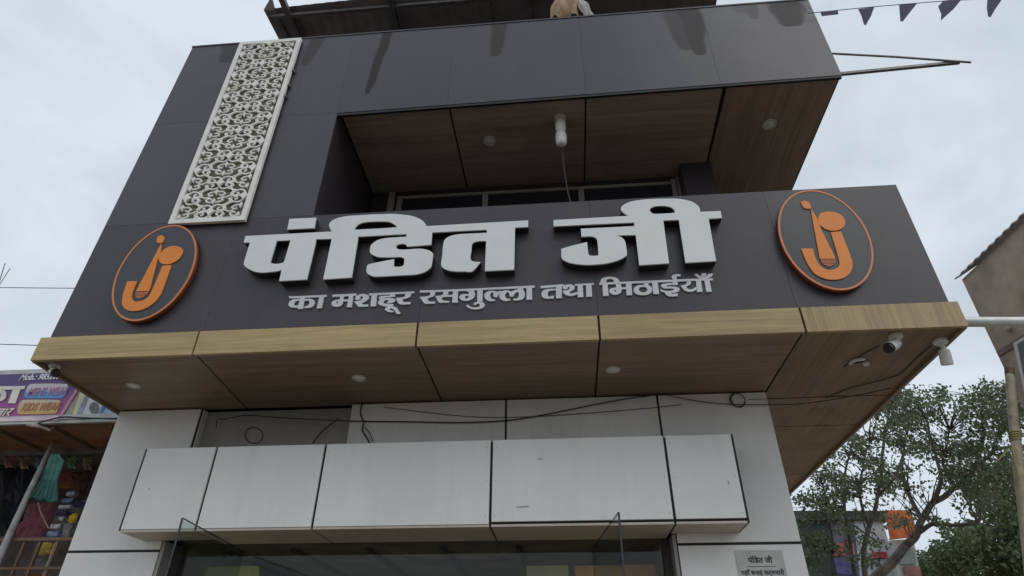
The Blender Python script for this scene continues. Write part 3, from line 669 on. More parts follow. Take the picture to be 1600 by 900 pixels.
# ---- hanging double lamp on the balcony ceiling
p = AZ(875, 184, ZU); hl = empty('ceiling_lamp', p, 'white capsule shaped lamp hanging from the balcony ceiling with a dark rod', 'lamp')
MB().lathe([(.04, -.03), (.06, -.022), (.062, -.001)], Matrix.Translation(p), 20).obj('rose', M['lamprim'], hl, True)
MB().lathe([(.02, -.031), (.046, -.05), (.053, -.08), (.053, -.16), (.045, -.195), (.038, -.205), (.045, -.215), (.055, -.25), (.055, -.33), (.046, -.37), (.03, -.385), (.005, -.388)], Matrix.Translation(p), 20).obj('shade', M['lampw'], hl, True)
rp = [AY(878, 232, .33), AY(882, 270, .4), AY(887, 300, .45), AY(892, 318, .45)]
MB().tube(rp, .008, 8).obj('rod', M['cable_b'], hl, True)

# ---- roof shelter above the parapet
zr = 8.8; xa = AZ(418, 14, zr).x; xb = AZ(1121, -4, zr).x; yfr = AZ(430, 12, zr).y
RS = empty('roof_shelter', ((xa+xb)/2, yfr, 7.5), 'dark corrugated metal shelter roof above the parapet', 'shelter')
ns = 150; sh = MB(); vs_ = []; fs_ = []
for i in range(ns+1):
    x = xa + (xb-xa)*i/ns; dz = .0035*math.sin(i*1.57); yy = yfr - .01*math.sin(x*2.1) + (x - xa)*-.012
    for y2 in (yy, 3.2): vs_ += [(x, y2, zr+dz), (x, y2, zr+dz+.004)]
for i in range(ns):
    a = i*4; fs_ += [(a, a+4, a+6, a+2), (a+1, a+3, a+7, a+5), (a, a+1, a+5, a+4), (a+2, a+6, a+7, a+3)]
sh.add(vs_, fs_).obj('sheet', M['tin'], RS)
for u, v, r in ((449, 18, .035), (612, 10, .028), (622, 20, .016), (768, 8, .014), (832, 8, .014)):
    x = AZ(u, v, zr-.05).x; MB().box((x-r, yfr-.22, zr-.05-r), (x+r, 3.2, zr-.05+r*.8)).obj('beam', M['steel'], RS)
for x in (xa+.1, (xa+xb)/2, xb-.1): MB().box((x-.03, 2.9, 7.3), (x+.03, 2.96, zr-.08)).obj('post', M['steel'], RS)
MB().slab([P3(xa, yfr+.06, zr-.09), P3(xb, yfr+.02, zr-.09), P3(xb, yfr+.06, zr-.09), P3(xa, yfr+.1, zr-.09)], (0, 0, .05)).obj('purlin', M['steel'], RS)
ru = MB(); q = AZ(418, 14, zr)
ru.slab([q + Vector((-.03, -.02, -.02)), q + Vector((.07, -.1, .12)), q + Vector((.09, .02, .02)), q + Vector((.14, .6, -.03)), q + Vector((.02, .55, -.05))], (0, 0, -.03))
ru.obj('edge_flashing', M['tin'], RS)
def cloth(name, pts, y, mat, label, thick=.006, amp=.03):
    pts3 = [AY(u, v, y) for u, v in pts]; mb = MB(); n = 9; m = 9
    a, b_, c_, d_ = pts3; V = []; Fc = []
    for j in range(m+1):
        for i in range(n+1):
            s_, t = i/n, j/m; q = a.lerp(b_, s_).lerp(d_.lerp(c_, s_), t)
            V.append(q + Vector((.012*math.sin(9*t+s_*4), amp*math.sin(s_*11+t*2)*(.4+t) + amp*.5*math.sin(5*t+2), .01*math.sin(s_*9))))
    k = len(V); V += [q + Vector((0, thick, 0)) for q in V]
    for j in range(m):
        for i in range(n):
            q = j*(n+1)+i; Fc += [(q, q+1, q+n+2, q+n+1), (k+q, k+q+n+1, k+q+n+2, k+q+1)]
    rim = [i for i in range(n+1)] + [(n+1)*j+n for j in range(1, m+1)] + [(n+1)*m+i for i in range(n-1, -1, -1)] + [(n+1)*j for j in range(m-1, 0, -1)]
    for i in range(len(rim)):
        a_, b2 = rim[i], rim[(i+1) % len(rim)]; Fc.append((a_, b2, k+b2, k+a_))
    return tag(mb.add(V, Fc).obj(name, mat, None, True), label, 'cloth')
cloth('hanging_cloth', [(868, -10), (897, -8), (906, 26), (856, 30)], .2, M['tan'], 'tan brown cloth bundle hanging over the top of the parapet', amp=.05)
cloth('hanging_cloth', [(897, -6), (908, -4), (930, 25), (914, 26)], .17, M['rag'], 'small pale rag hanging beside the tan cloth on the parapet', amp=.02)

# ---- bunting
BU = empty('bunting', (2.7, -.05, 7.4), 'string of small navy triangular flags running from the roof corner', 'bunting')
line_px = [(1262, 21), (1300, 17), (1350, 12), (1420, 6), (1485, 1), (1560, -3), (1640, -9)]
MB().tube(smooth_curve([AY(u, v, -.04) for u, v in line_px], 4), .004, 6).obj('string', M['cable'], BU)
for tri in ([(1282, 18), (1309, 16), (1310, 22), (1284, 25)], [(1341, 14), (1366, 11), (1361, 25), (1353, 39), (1350, 38), (1346, 24)], [(1405, 8), (1433, 5), (1418, 24), (1411, 33), (1407, 33)],
            [(1466, 10), (1474, 1), (1504, -3), (1490, 14), (1470, 32), (1471, 22)], [(1543, -1), (1567, -3), (1554, 16), (1548, 27), (1544, 25), (1542, 12)]):
    l = [AY(u, v, -.045 + .0) for u, v in tri]; mb = MB()
    mb.prism([[q + Vector((0, .02*math.sin(q.x*25), 0)) * 0 + q*0 + q for q in l]], (0, .003, 0)) if False else mb.prism([l], (0, .003, 0))
    mb.obj('flag', M['flag'], BU)

# ---- steel bracket and pipe on the right
BR = empty('steel_bracket', AY(1314, 116, .1), 'thin triangular steel bracket sticking out right of the parapet corner', 'bracket')
MB().tube([AY(1296, 83.5, .06), AY(1400, 89, .06), AY(1517, 97.5, .06)], .011, 6).obj('bar', M['steel'], BR)
MB().tube([AY(1306, 116.5, .08), AY(1499, 97.5, .08)], .020, 4).obj('bar', M['steel'], BR)
tag(MB().tube([P3(2.72, .12, 3.795), AY(1600, 503, .12), AY(1600, 503, .12).lerp(P3(2.72, .12, 3.795), -5.6)], .036, 14).obj('steel_pipe', M['pipe'], None, True), 'grey galvanised pipe running level from the right end of the fascia', 'pipe')

# ---- cables on the white wall
def cable(pts, y, r, name, label, cat='cable', mat='cable'):
    return tag(MB().tube(smooth_curve([AY(u, v, y) for u, v in pts], 6), r, 6).obj(name, M[mat], None, True), label, cat, 'cables strung over the shop front')
cable([(338, 668), (340, 655), (350, 655), (385, 649), (430, 652), (500, 656), (560, 658), (640, 659), (720, 660), (790, 657), (850, 648), (920, 634), (985, 622), (1010, 619)], YW-.02, .0048, 'wall_cable', 'thick black cable sagging along the wall above the white canopy')
cable([(1010, 619), (1035, 616), (1060, 621), (1100, 628), (1150, 632), (1200, 632), (1250, 631), (1320, 621), (1395, 606)], YW-.03, .0038, 'wall_cable', 'black cable crossing from the wall to the right soffit')
cable([(1165, 628), (1158, 636), (1146, 633), (1140, 624), (1146, 615), (1156, 616), (1164, 624), (1160, 634), (1148, 634), (1142, 622), (1150, 613)], YW-.02, .004, 'cable_loop', 'small loop of spare black cable near the top right wall corner')
cable([(600, 636), (680, 646), (760, 652), (850, 650), (950, 643), (1020, 637), (1065, 632)], YW-.012, .0025, 'thin_cable_or_crack', 'thin brown cable running below the soffit across the wall', mat='cable_b')
cable([(566, 629), (563, 645), (568, 660), (566, 672), (573, 684), (578, 694)], YW-.015, .006, 'cable_bundle', 'twisted bundle of wires hanging down at the edge of the grey wall section')
cable([(570, 668), (577, 676), (583, 690)], YW-.02, .004, 'loose_wire', 'loose wire end beside the hanging bundle above the canopy')
cable([(488, 692), (505, 672), (530, 653)], YW+.09, .004, 'thin_cable_or_crack', 'slanting thin crack on the recessed grey wall section', mat='cable_b')  # crack in the wall, drawn as a thin tube
cable([(383, 684), (385, 672), (396, 668), (408, 673), (410, 684), (402, 692), (390, 691), (383, 684)], YW+.09, .0035, 'ring_stain', 'ring shaped stain on the recessed grey wall section', mat='cable_b')  # ring stain on the wall, drawn as a thin tube
cable([(1170, 624), (1240, 622), (1320, 618)], YW-.04, .0025, 'thin_cable_or_crack', 'thin wire under the right soffit panels')
cable([(1318, 573), (1345, 555), (1372, 541)], .3, .004, 'thin_cable_or_crack', 'short black wire between broken fitting and bullet camera') if False else None
tag(MB().tube(smooth_curve([AZ(u, v, ZS-.006) for u, v in ((1318, 574), (1335, 562), (1355, 550), (1374, 541))], 5), .004, 6).obj('camera_wire', M['cable'], None, True), 'short black wire on the soffit between broken fitting and bullet camera', 'cable')
tag(MB().tube(smooth_curve([AZ(u, v, ZS-.006) for u, v in ((1456, 540), (1430, 562), (1405, 585), (1370, 596), (1330, 606), (1290, 622))], 5), .0035, 6).obj('camera_wire', M['cable'], None, True), 'long thin wire across the right soffit from the outer camera', 'cable')

# ---- open glass doors
def glass_door(hx, hy, ox, oy, zt_, label):
    e = empty('glass_door', (hx, hy, .12), label, 'door', 'open frameless glass doors')
    a = P3(hx, hy, .14); b_ = P3(ox, oy, .14); n = (b_-a).normalized().cross(Vector((0, 0, 1))) * .012
    MB().slab([a, b_, b_ + Vector((0, 0, zt_-.14)), a + Vector((0, 0, zt_-.14))], n).obj('pane', M['glass'], e)
    ed = MB(); ed.slab([b_, b_ + (b_-a).normalized()*.006, b_ + (b_-a).normalized()*.006 + Vector((0, 0, zt_-.14)), b_ + Vector((0, 0, zt_-.14))], n)
    ed.slab([a+Vector((0, 0, zt_-.14)), b_+Vector((0, 0, zt_-.14)), b_+Vector((0, 0, zt_-.136)), a+Vector((0, 0, zt_-.136))], n)
    ed.obj('edge', M['winglass'], e)
    MB().tube([a.lerp(b_, .85)+Vector((0, 0, .7))+n*3, a.lerp(b_, .85)+Vector((0, 0, 1.3))+n*3], .014, 8).obj('handle', M['steel'], e)
    MB().box(a.lerp(b_, .05) + Vector((-.008, -.02, zt_-.06)), a.lerp(b_, .05) + Vector((.022, .02, zt_-.01))).obj('hinge', M['steel'], e)
q = AZ(287, 810, 2.5); r_ = AZ(345, 842, 2.5)
glass_door(q.x - .1, 1.10, q.x, q.y, 2.5, 'clear glass door standing open at the left side of the entrance')
q = AZ(968, 801, 2.5)
glass_door(q.x - .13, 1.10, q.x, q.y, 2.5, 'clear glass door standing open at the right side of the entrance')

# ---- boards inside the entrance
def board(pts, y, mat, name, label, cat='board'):
    return tag(MB().slab([AY(u, v, y) for u, v in pts], (0, .03, 0)).obj(name, mat, None, bevel=.002), label, cat)
board([(298, 886), (404, 884), (404, 940), (290, 940)], 1.6, plain('olive_board', (.62, .54, .12), .6, var=.1), 'olive_board', 'olive yellow board inside the entrance behind the left glass door')
board([(822, 884), (888, 883), (890, 940), (824, 940)], 1.7, plain('beige_board', (.7, .55, .3), .6, var=.1), 'beige_board', 'beige board inside the entrance left of the orange one')
board([(898, 884), (1036, 881), (1040, 940), (900, 940)], 1.65, plain('orange_board', (.85, .33, .07), .6, var=.3, scale=3), 'orange_board', 'orange board inside the entrance behind the right glass door')
board([(420, 868), (620, 874), (622, 940), (420, 940)], 3.2, M['inner_d'], 'dark_cabinet', 'dark cabinet top inside the entrance', 'cabinet')
tag(MB().lathe([(.001, -.03), (.02, -.02), (.022, .02), (.001, .03)], Matrix.Translation(AY(626, 852, 1.9)), 10).lathe([(.001, -.03), (.022, -.02), (.024, .02), (.001, .03)], Matrix.Translation(AY(626, 866, 1.9)), 10).tube([AY(626, 838, 1.9), AY(626, 872, 1.9)], .004, 5).obj('hanging_ornament', plain('brass_bead', (.5, .27, .12), .35, .5), None, True), 'two orange brown beads hanging on a string inside the entrance', 'ornament')

# ---- notice plate on the right pillar
npx = [(1148, 860), (1221, 860), (1235, 925), (1160, 925)]
NP = empty('notice_plate', AY(1190, 900, YW), 'grey notice sheet with black Devanagari writing on the right pillar', 'notice')
a0 = AY(1148, 860, YW-.008); a1 = AY(1222, 860, YW-.008); pw = a1.x - a0.x
MB().box((a0.x, YW-.006, a0.z - .34), (a1.x, YW-.001, a0.z)).obj('sheet', plain('notice_paper', (.48, .47, .455), .5, var=.14, scale=12), NP)
def text_obj(s, size, loc, mat, parent, name='lettering', shear=0, off=0, align='CENTER', depth=.001, sx=1, rz=0):
    cu = bpy.data.curves.new(name, 'FONT'); cu.body = s; cu.size = size; cu.align_x = align; cu.shear = shear; cu.offset = off; cu.extrude = depth; cu.resolution_u = 3
    o = bpy.data.objects.new('tmp_text', cu); C.objects.link(o)
    bpy.context.view_layer.update(); dg = bpy.context.evaluated_depsgraph_get()
    me = bpy.data.meshes.new_from_object(o.evaluated_get(dg)); me.name = name
    bpy.data.objects.remove(o); me.materials.clear(); me.materials.append(mat)
    T = Matrix.Translation(loc) @ Matrix.Rotation(rz, 4, 'Z') @ Matrix.Rotation(rad(90), 4, 'X') @ Matrix.Diagonal((sx, 1, 1, 1))
    if parent is not None: T = Matrix.Translation(-Vector(parent['wl'])) @ T
    me.transform(T); o = bpy.data.objects.new(name, me); C.objects.link(o)
    if parent is not None: o.parent = parent
    return o
ink = plain('black_ink', (.03, .03, .035), .6)
cxn = (a0.x + a1.x)/2
text_obj('पंिडत जी', .052, (cxn, YW-.0075, a0.z - .085), ink, NP, off=.0012)
MB().box((cxn-.10, YW-.0075, a0.z-.112), (cxn+.10, YW-.0065, a0.z-.108)).obj('rule', ink, NP)
text_obj('यहाँ बनाई कर्मचारी', .042, (cxn, YW-.0075, a0.z - .165), ink, NP, off=.0008)
text_obj('की आवश्यकता है।', .042, (cxn, YW-.0075, a0.z - .228), ink, NP, off=.0008)

# ================================================================== LEFT SHOP
YS = 1.62
z0s = AY(90, 655, YS).z; z1s = AY(60, 577, YS).z; xsr = AY(92, 652, YS).x
LB = empty('clothes_shop', (-6.5, YS, 0), 'open fronted clothes shop with raised floor left of the white pillar', 'building')
MB().box((-11, YS+.3, 0), (-4.10, 6.0, 1.75)).obj('raised_floor', M['plaster'], LB)
MB().box((-11, 4.6, 1.75), (-4.10, 4.8, 4.3)).obj('back_wall', plain('shop_back_wall', (.17, .14, .13), .8, var=.5, scale=3), LB)
MB().box((-4.20, YS+.8, 1.75), (-4.08, 4.6, 4.3)).obj('side_wall', plain('shop_side_wall', (.20, .11, .085), .8, var=.4, scale=4), LB)
MB().box((-11, YS+.06, z0s-.04), (-4.08, 2.36, z0s-.01)).obj('awning', plain('orange_awning', (.20, .09, .04), .7, var=.5, scale=2.5), LB)
MB().box((-11, 2.42, z0s+.02), (-4.1, 4.6, z0s+.06)).obj('ceiling', plain('shop_ceiling', (.12, .10, .09), .8, var=.5, scale=5), LB)
for k in range(7):
    x = -4.6 - k*.62; MB().box((x, YS+.08, z0s-.075), (x+.035, 2.36, z0s-.041)).obj('rafter', M['rail'], LB)
MB().box((-11, 2.36, z0s-.09), (-4.1, 2.42, z0s-.0)).obj('beam', plain('shop_beam', (.14, .12, .11), .8, var=.4, scale=5), LB)
MB().box((-11, YS+.01, z0s-.035), (-4.08, YS+.05, z0s-.004)).obj('gutter', M['pipe'], LB)
MB().box((-11, YS+.1, z1s-.05), (-4.1, 5, z1s-.03)).obj('roof', M['tin'], LB)

SG = empty('shop_signboard', (xsr-1, YS, z0s), 'purple and magenta signboard of the neighbouring clothes shop', 'signboard')
bs = NB('purple_print'); sz = bs.n('SeparateXYZ'); bs.t.links.new(bs.pos, sz.inputs[0])
f = bs.math('DIVIDE', bs.math('SUBTRACT', sz.outputs[2], z0s), z1s - z0s)
bs.set(Base_Color=bs.ramp(f, [(.0, (.42, .09, .25)), (.3, (.30, .07, .25)), (.6, (.11, .055, .20)), (1, (.085, .06, .20))]), Roughness=.4)
pr = MB(); xr_t = AY(112, 598, YS).x; hz = z1s - z0s
pr.slab([P3(-11, YS, z0s+.01), P3(xsr, YS, z0s+.01), P3(xsr + .10*(1), YS, z1s-.05), P3(-11, YS, z1s-.05)], (0, .03, 0)); pr.obj('printed_panel', bs.m, SG)
MB().box((-11, YS-.004, z1s-.05), (-4.3, YS+.04, z1s)).obj('top_rail', plain('sign_rail', (.55, .53, .56), .4), SG)
MB().box((-11, YS-.006, z0s-.01), (xsr, YS+.03, z0s+.03)).obj('bottom_rail', plain('pink_rail', (.75, .62, .68), .4), SG)
MB().slab([P3(xsr, YS-.008, z0s+.03), P3(xsr+.03, YS-.008, z0s+.03), P3(xsr+.13, YS-.008, z1s-.05), P3(xsr+.10, YS-.008, z1s-.05)], (0, .03, 0)).obj('edge_strip', plain('pink_edge', (.62, .28, .42), .4), SG)
def pill(px, grad, name):
    l = [AY(u, v, YS-.004) for u, v in px]; l = round_loop(l, 5, 100)
    b_ = NB(name + '_print'); s3 = b_.n('SeparateXYZ'); b_.t.links.new(b_.pos, s3.inputs[0]); zz0 = min(q.z for q in l); zz1 = max(q.z for q in l)
    f = b_.math('DIVIDE', b_.math('SUBTRACT', s3.outputs[2], zz0), zz1-zz0); b_.set(Base_Color=b_.ramp(f, grad), Roughness=.4)
    return MB().prism([l], (0, .003, 0)).obj(name, b_.m, SG)
pill([(48, 600), (104, 600), (106, 606), (101, 618), (96, 622), (42, 622), (38, 618), (42, 606)], [(0, (.10, .28, .6)), (.4, (.12, .35, .7)), (.6, (.55, .55, .6)), (1, (.62, .58, .55))], 'blue_pill')
pill([(36, 625), (92, 625), (95, 629), (91, 641), (86, 646), (31, 647), (27, 643), (30, 631)], [(0, (.65, .42, .08)), (.5, (.62, .45, .25)), (1, (.62, .55, .42))], 'yellow_pill')
q = AY(72, 617, YS-.008); text_obj('MENS WEAR', .118, q, plain('pink_ink', (.45, .20, .34), .5), SG, shear=.25, off=.003, sx=.66)
q = AY(61, 641, YS-.008); text_obj('KIDS WEAR', .118, q, plain('red_ink', (.50, .20, .10), .5), SG, shear=.25, off=.003, sx=.68)
q = AY(29, 594, YS-.008); text_obj('Mob.: 985206', .095, q, plain('white_ink', (.75, .74, .78), .5), SG, shear=.3, off=.003, align='LEFT', sx=.86)
def kfl(pts): return [AY(a/7.5, 560 + b_/7.5, YS-.010) for a, b_ in pts]
wi = plain('cream_ink', (.74, .70, .62), .5)
ka = MB()
ka.prism([kfl([(-200, 330), (298, 322), (285, 358), (238, 362), (180, 525), (90, 525), (150, 365), (-200, 372)])], (0, .006, 0))
ka.prism([round_loop(kfl([(-60, 375), (40, 370), (72, 400), (60, 470), (0, 505), (-60, 512), (-60, 480), (-10, 470), (8, 440), (0, 410), (-60, 408)]), 3)], (0, .005, 0))
ka.prism([kfl([(-110, 366), (-55, 366), (-90, 540), (-150, 540)])], (0, .0055, 0)); ka.obj('lettering', wi, SG)
q = AY(14, 650, YS-.010); text_obj('बाजार', .13, q, wi, SG, shear=.25, off=.003, align='RIGHT')
# second banner
PB = empty('product_banner', (-5.0, YS, z0s), 'pale banner strip with grey, yellow and blue print beside the purple sign', 'banner')
def bnr(pts, mat, name, dy=0):
    return MB().slab([AY(a/7.5, 560 + b_/7.5, YS + .012 - dy) for a, b_ in pts], (0, .003, 0)).obj(name, mat, PB)
bnr([(700, 690), (1600, 690), (1600, 320), (840, 320)], plain('banner_white', (.62, .64, .64), .4, var=.1), 'sheet')
bnr([(735, 655), (850, 655), (960, 320), (865, 320)], plain('banner_grey', (.36, .35, .31), .5, var=.4, scale=14), 'print', .002)
bnr([(850, 655), (900, 655), (1010, 320), (965, 320)], plain('banner_cream', (.66, .62, .38), .5), 'print', .0025)
bnr([(905, 650), (960, 650), (1060, 400), (1010, 400)], plain('banner_slate', (.25, .27, .36), .5, var=.4, scale=18), 'print', .003)
bnr([(1150, 665), (1185, 665), (1260, 560), (1210, 520)], plain('banner_blue', (.06, .22, .45), .5), 'print', .003)
bnr([(1200, 665), (1390, 665), (1390, 600), (1270, 560)], plain('banner_sky', (.30, .45, .55), .5, var=.4, scale=16), 'print', .0035)
cc = [(1102 + 58*math.cos(t*.4), 582 + 70*math.sin(t*.4)) for t in range(16)]
MB().prism([[AY(a/7.5, 560+b_/7.5, YS+.006) for a, b_ in cc]], (0, .003, 0)).obj('print', plain('banner_round', (.16, .15, .18), .5, var=.5, scale=30), PB)
MB().box((-6.2, YS-.004, z0s-.002), (-4.1, YS+.02, z0s+.045)).obj('rail', plain('banner_rail', (.5, .5, .5), .4), PB)
MB().tube(smooth_curve([AY(60, 661, YS-.03), AY(95, 652, YS-.03), AY(130, 653, YS-.03), AY(186, 655, YS-.03)], 4), .008, 6).obj('cord', M['cable'], PB)
tag(MB().tube([AY(42, 663, YS-.02), AY(62, 666, YS+.04)], .018, 8).tube([AY(62, 666, YS+.04), AY(79, 672, YS+.1)], .014, 8).obj('red_white_pipe', plain('red_white', (.7, .5, .5), .4, var=.5, scale=3), None, True), 'short red and white pole end under the purple signboard', 'pole')

# pole, railing
tag(MB().tube([AY(83, 692, YS+.55), AY(45, 770, YS+.2), AY(12, 842, YS-.05), AY(-30, 935, YS-.3)], [.022, .026, .03, .032], 10).obj('bamboo_pole', M['bamboo_g'], None, True), 'grey bamboo pole leaning in front of the clothes shop', 'pole')
RL = empty('railing', AY(60, 900, YS), 'brown metal railing along the raised floor of the clothes shop', 'railing')
zr1 = AY(60, 843, YS).z; zr2 = AY(60, 888, YS).z
MB().box((-8, YS-.02, zr1-.014), (-4.12, YS+.01, zr1+.014)).obj('rail', M['rail'], RL)
MB().box((-8, YS-.015, zr2-.011), (-4.12, YS+.01, zr2+.011)).obj('rail', M['rail'], RL)
for u in (2, 32, 56, 84, 108): 
    x = AY(u, 866, YS).x; MB().box((x-.011, YS-.014, zr2-.8), (x+.011, YS+.014, zr1-.021)).obj('baluster', M['rail'], RL)
x = AY(78, 866, YS).x; MB().box((x-.016, YS+.024, zr2-.9), (x+.016, YS+.055, zr1+.01)).obj('post', M['bamboo'], RL)

def garment(pts, y, mat, label, name='garment', amp=.02, th=.03):
    ls = [AY(u, v, y) for u, v in pts]; n = len(ls)
    # pillowed cloth: inner ring pushed outwards, wavy
    c0 = sum(ls, Vector())/n; rings = []
    l = round_loop(ls, 4, 55); m = len(l)
    V = []; Fc = []
    for k, (s_, d) in enumerate(((1, 0), (.9, -th*.7), (.6, -th), (.25, -th*1.05))):
        for i, q in enumerate(l):
            w_ = c0.lerp(q, s_); V.append(w_ + Vector((0, d + amp*math.sin(i*1.9)*s_ * (1 if k else .4), 0)))
    for k in range(3):
        for i in range(m): Fc.append((k*m+i, k*m+(i+1) % m, (k+1)*m+(i+1) % m, (k+1)*m+i))
    V.append(c0 + Vector((0, -th, 0))); Fc += [(3*m+i, 3*m+(i+1) % m, 4*m) for i in range(m)]
    V.append(c0 + Vector((0, th*.4, 0))); Fc += [((i+1) % m, i, 4*m+1) for i in range(m)]
    return tag(MB().add(V, Fc).obj(name, mat, None, True), label, 'garment')
# teal dress: flared skirt with folds
dp = lambda a, b_, y: AY(a/3.75, 660 + b_/3.75, y)
TD = empty('teal_dress', dp(260, 200, 2.0), 'small teal dress hanging beside the leaning bamboo pole', 'dress')
teal = plain('teal_cloth', (.10, .27, .235), .85, var=.22, scale=10)
def folded(ptsL, ptsR, y, amp, nf, mat, name):
    rows = []; n = 40
    for (l_, r2) in zip(ptsL, ptsR):
        A, Bq = dp(*l_, y), dp(*r2, y); rows.append([A.lerp(Bq, i/n) for i in range(n+1)])
    V = []; Fc = []; m = len(rows)
    for j, row in enumerate(rows):
        t = j/(m-1)
        for i, q in enumerate(row): V.append(q + Vector((0, amp*(t+.25)*math.sin(i/n*math.pi*2*nf + .6*math.sin(j)), .01*t*math.sin(i*1.3))))
    k = len(V); V += [q + Vector((0, .012, 0)) for q in V]
    for j in range(m-1):
        for i in range(n): a_ = j*(n+1)+i; Fc += [(a_, a_+1, a_+n+2, a_+n+1), (k+a_, k+a_+n+1, k+a_+n+2, k+a_+1)]
    return MB().add(V, Fc).obj(name, mat, TD, True)
folded([(298, 185), (285, 205), (265, 260), (245, 320), (238, 335)], [(345, 185), (372, 225), (352, 280), (335, 330), (332, 345)], 2.0, .012, 3, teal, 'bodice')
folded([(238, 332), (215, 370), (190, 410), (168, 440)], [(334, 342), (330, 390), (328, 430), (326, 468)], 2.0, .035, 6, teal, 'skirt')
gg = 'garments hung inside the clothes shop'
def gz(pts, y, mat, label, **k):
    o = garment([(a/3.75, 660+b_/3.75) for a, b_ in pts], y, mat, label, **k); o['group'] = gg; return o
dk = plain('charcoal_cloth', (.03, .032, .042), .9, var=.5, scale=9, bump=.4)
gz([(-60, 260), (60, 250), (100, 300), (90, 420), (70, 560), (40, 660), (-60, 680)], 2.9, dk, 'large black garment hanging at the far left edge of the clothes shop', amp=.04)
gz([(95, 262), (180, 250), (215, 290), (190, 400), (150, 520), (110, 640), (60, 660), (85, 420)], 2.7, plain('navy_garment', (.02, .022, .035), .9, var=.4, scale=9, bump=.4), 'dark navy garment hanging behind the leaning bamboo pole', amp=.04)
gz([(170, 480), (250, 470), (320, 470), (290, 580), (260, 680), (120, 690), (90, 640), (140, 560)], 2.6, plain('maroon_cloth', (.20, .06, .085), .9, var=.4, scale=14), 'maroon patterned garment hanging below the teal dress')
gz([(345, 280), (400, 240), (500, 250), (470, 310), (440, 350), (350, 350)], 3.4, plain('rust_cloth', (.32, .10, .06), .9, var=.3, scale=9), 'rust red folded cloth stack on the shelf right of the teal dress')
gz([(355, 355), (450, 350), (440, 385), (350, 388)], 3.3, plain('amber_cloth', (.40, .20, .07), .9, var=.3, scale=9), 'amber folded cloth beneath the rust red stack')
gz([(460, 300), (540, 250), (570, 260), (500, 400), (450, 520), (420, 500)], 3.1, plain('brown_cloth', (.12, .08, .065), .9, var=.5, scale=9), 'dark brown striped cloth hanging near the white pillar')
gz([(400, 575), (425, 540), (460, 530), (450, 570), (430, 590), (405, 592)], 2.3, plain('yellow_cloth', (.62, .45, .03), .8, var=.2), 'bright yellow cloth bundle near the white pillar edge', amp=.01)
gz([(225, 720), (280, 700), (320, 715), (300, 770), (240, 780), (215, 760)], 2.0, plain('mustard_cloth', (.42, .30, .06), .8, var=.35, scale=12), 'mustard yellow cloth pushed behind the brown railing', amp=.01)
gz([(380, 590), (440, 590), (400, 690), (365, 700)], 2.4, plain('stone_cloth', (.26, .25, .23), .8, var=.3, scale=12), 'stone grey cloth hanging under the yellow bundle', amp=.01)
import colorsys
hues = [(.02, 'brick red'), (.09, 'ochre'), (.58, 'dusty blue'), (.92, 'plum'), (.33, 'olive green'), (.07, 'sand coloured')]
wheres = ['leftmost on the back line of the clothes shop', 'second from the left on the back line of the clothes shop', 'just left of the leaning bamboo pole top', 'half hidden behind the top of the teal dress', 'just right of the teal dress above the rust red cloth', 'closest to the white pillar on the back line']
for i, (h, nm) in enumerate(hues):
    u = 20 + i*92; c_ = colorsys.hsv_to_rgb(h, .5, .26)
    gz([(u, 195), (u+26, 186), (u+60, 190), (u+76, 205), (u+62, 225), (u+58, 262 + 9*(i % 3)), (u+8, 268 + 6*(i % 2)), (u+12, 222)], 2.62, plain(nm.replace(' ', '_') + '_cloth', c_, .85, var=.45, scale=16), nm + ' shirt hanging ' + wheres[i], amp=.02)
# packed goods stacked in a column: each packet its own thing
pk = [(.30, .32, .38), (.16, .17, .30), (.42, .44, .50), (.10, .10, .20), (.36, .38, .45), (.45, .47, .52), (.14, .18, .35)]
pcol = ['grey blue', 'indigo', 'pale grey', 'dark blue', 'steel grey', 'white', 'deep blue']
spots = [(380, 400, 440, 430), (355, 440, 430, 470), (335, 480, 415, 505), (320, 510, 390, 540), (305, 548, 375, 578), (285, 590, 360, 622), (265, 632, 345, 668)]
for i, (a, b_, c_, d_) in enumerate(spots):
    o = MB(); y = 3.0 - i*.08; p0 = dp(a, d_, y); p1 = dp(c_, b_, y); sk = (p1.z-p0.z)
    o.box((p0.x, y, p0.z), (p1.x, y+.3, p0.z + sk*.92))
    tag(o.obj('packet', plain('packet_print', tuple(c*1.5 for c in pk[i]), .35, var=.7, scale=16), None, bevel=.008), '%s printed clothes packet, %s in the stacked column behind the railing' % (pcol[i], ['topmost', 'second from the top', 'third from the top', 'in the middle', 'third from the bottom', 'second from the bottom', 'lowest'][i]), 'packet', 'packets stacked in the clothes shop')
tag(MB().tube(smooth_curve([dp(225, 470, 2.2), dp(240, 530, 2.2), dp(270, 590, 2.2), dp(285, 620, 2.2)], 5), .006, 6).obj('pale_cord', M['bamboo'], None), 'thin pale cord dangling below the teal dress', 'cord')
tag(MB().box(dp(200, 790, 2.1), dp(255, 860, 2.3)).obj('carton', plain('carton_print', (.34, .35, .38), .6, var=.6, scale=18), None, bevel=.006), 'small grey printed carton behind the brown railing', 'carton')
tag(MB().box(dp(150, 868, 1.9), dp(270, 920, 2.2)).obj('carton', plain('carton_brown', (.28, .13, .08), .6, var=.4, scale=12), None, bevel=.006), 'reddish brown carton low behind the brown railing', 'carton')
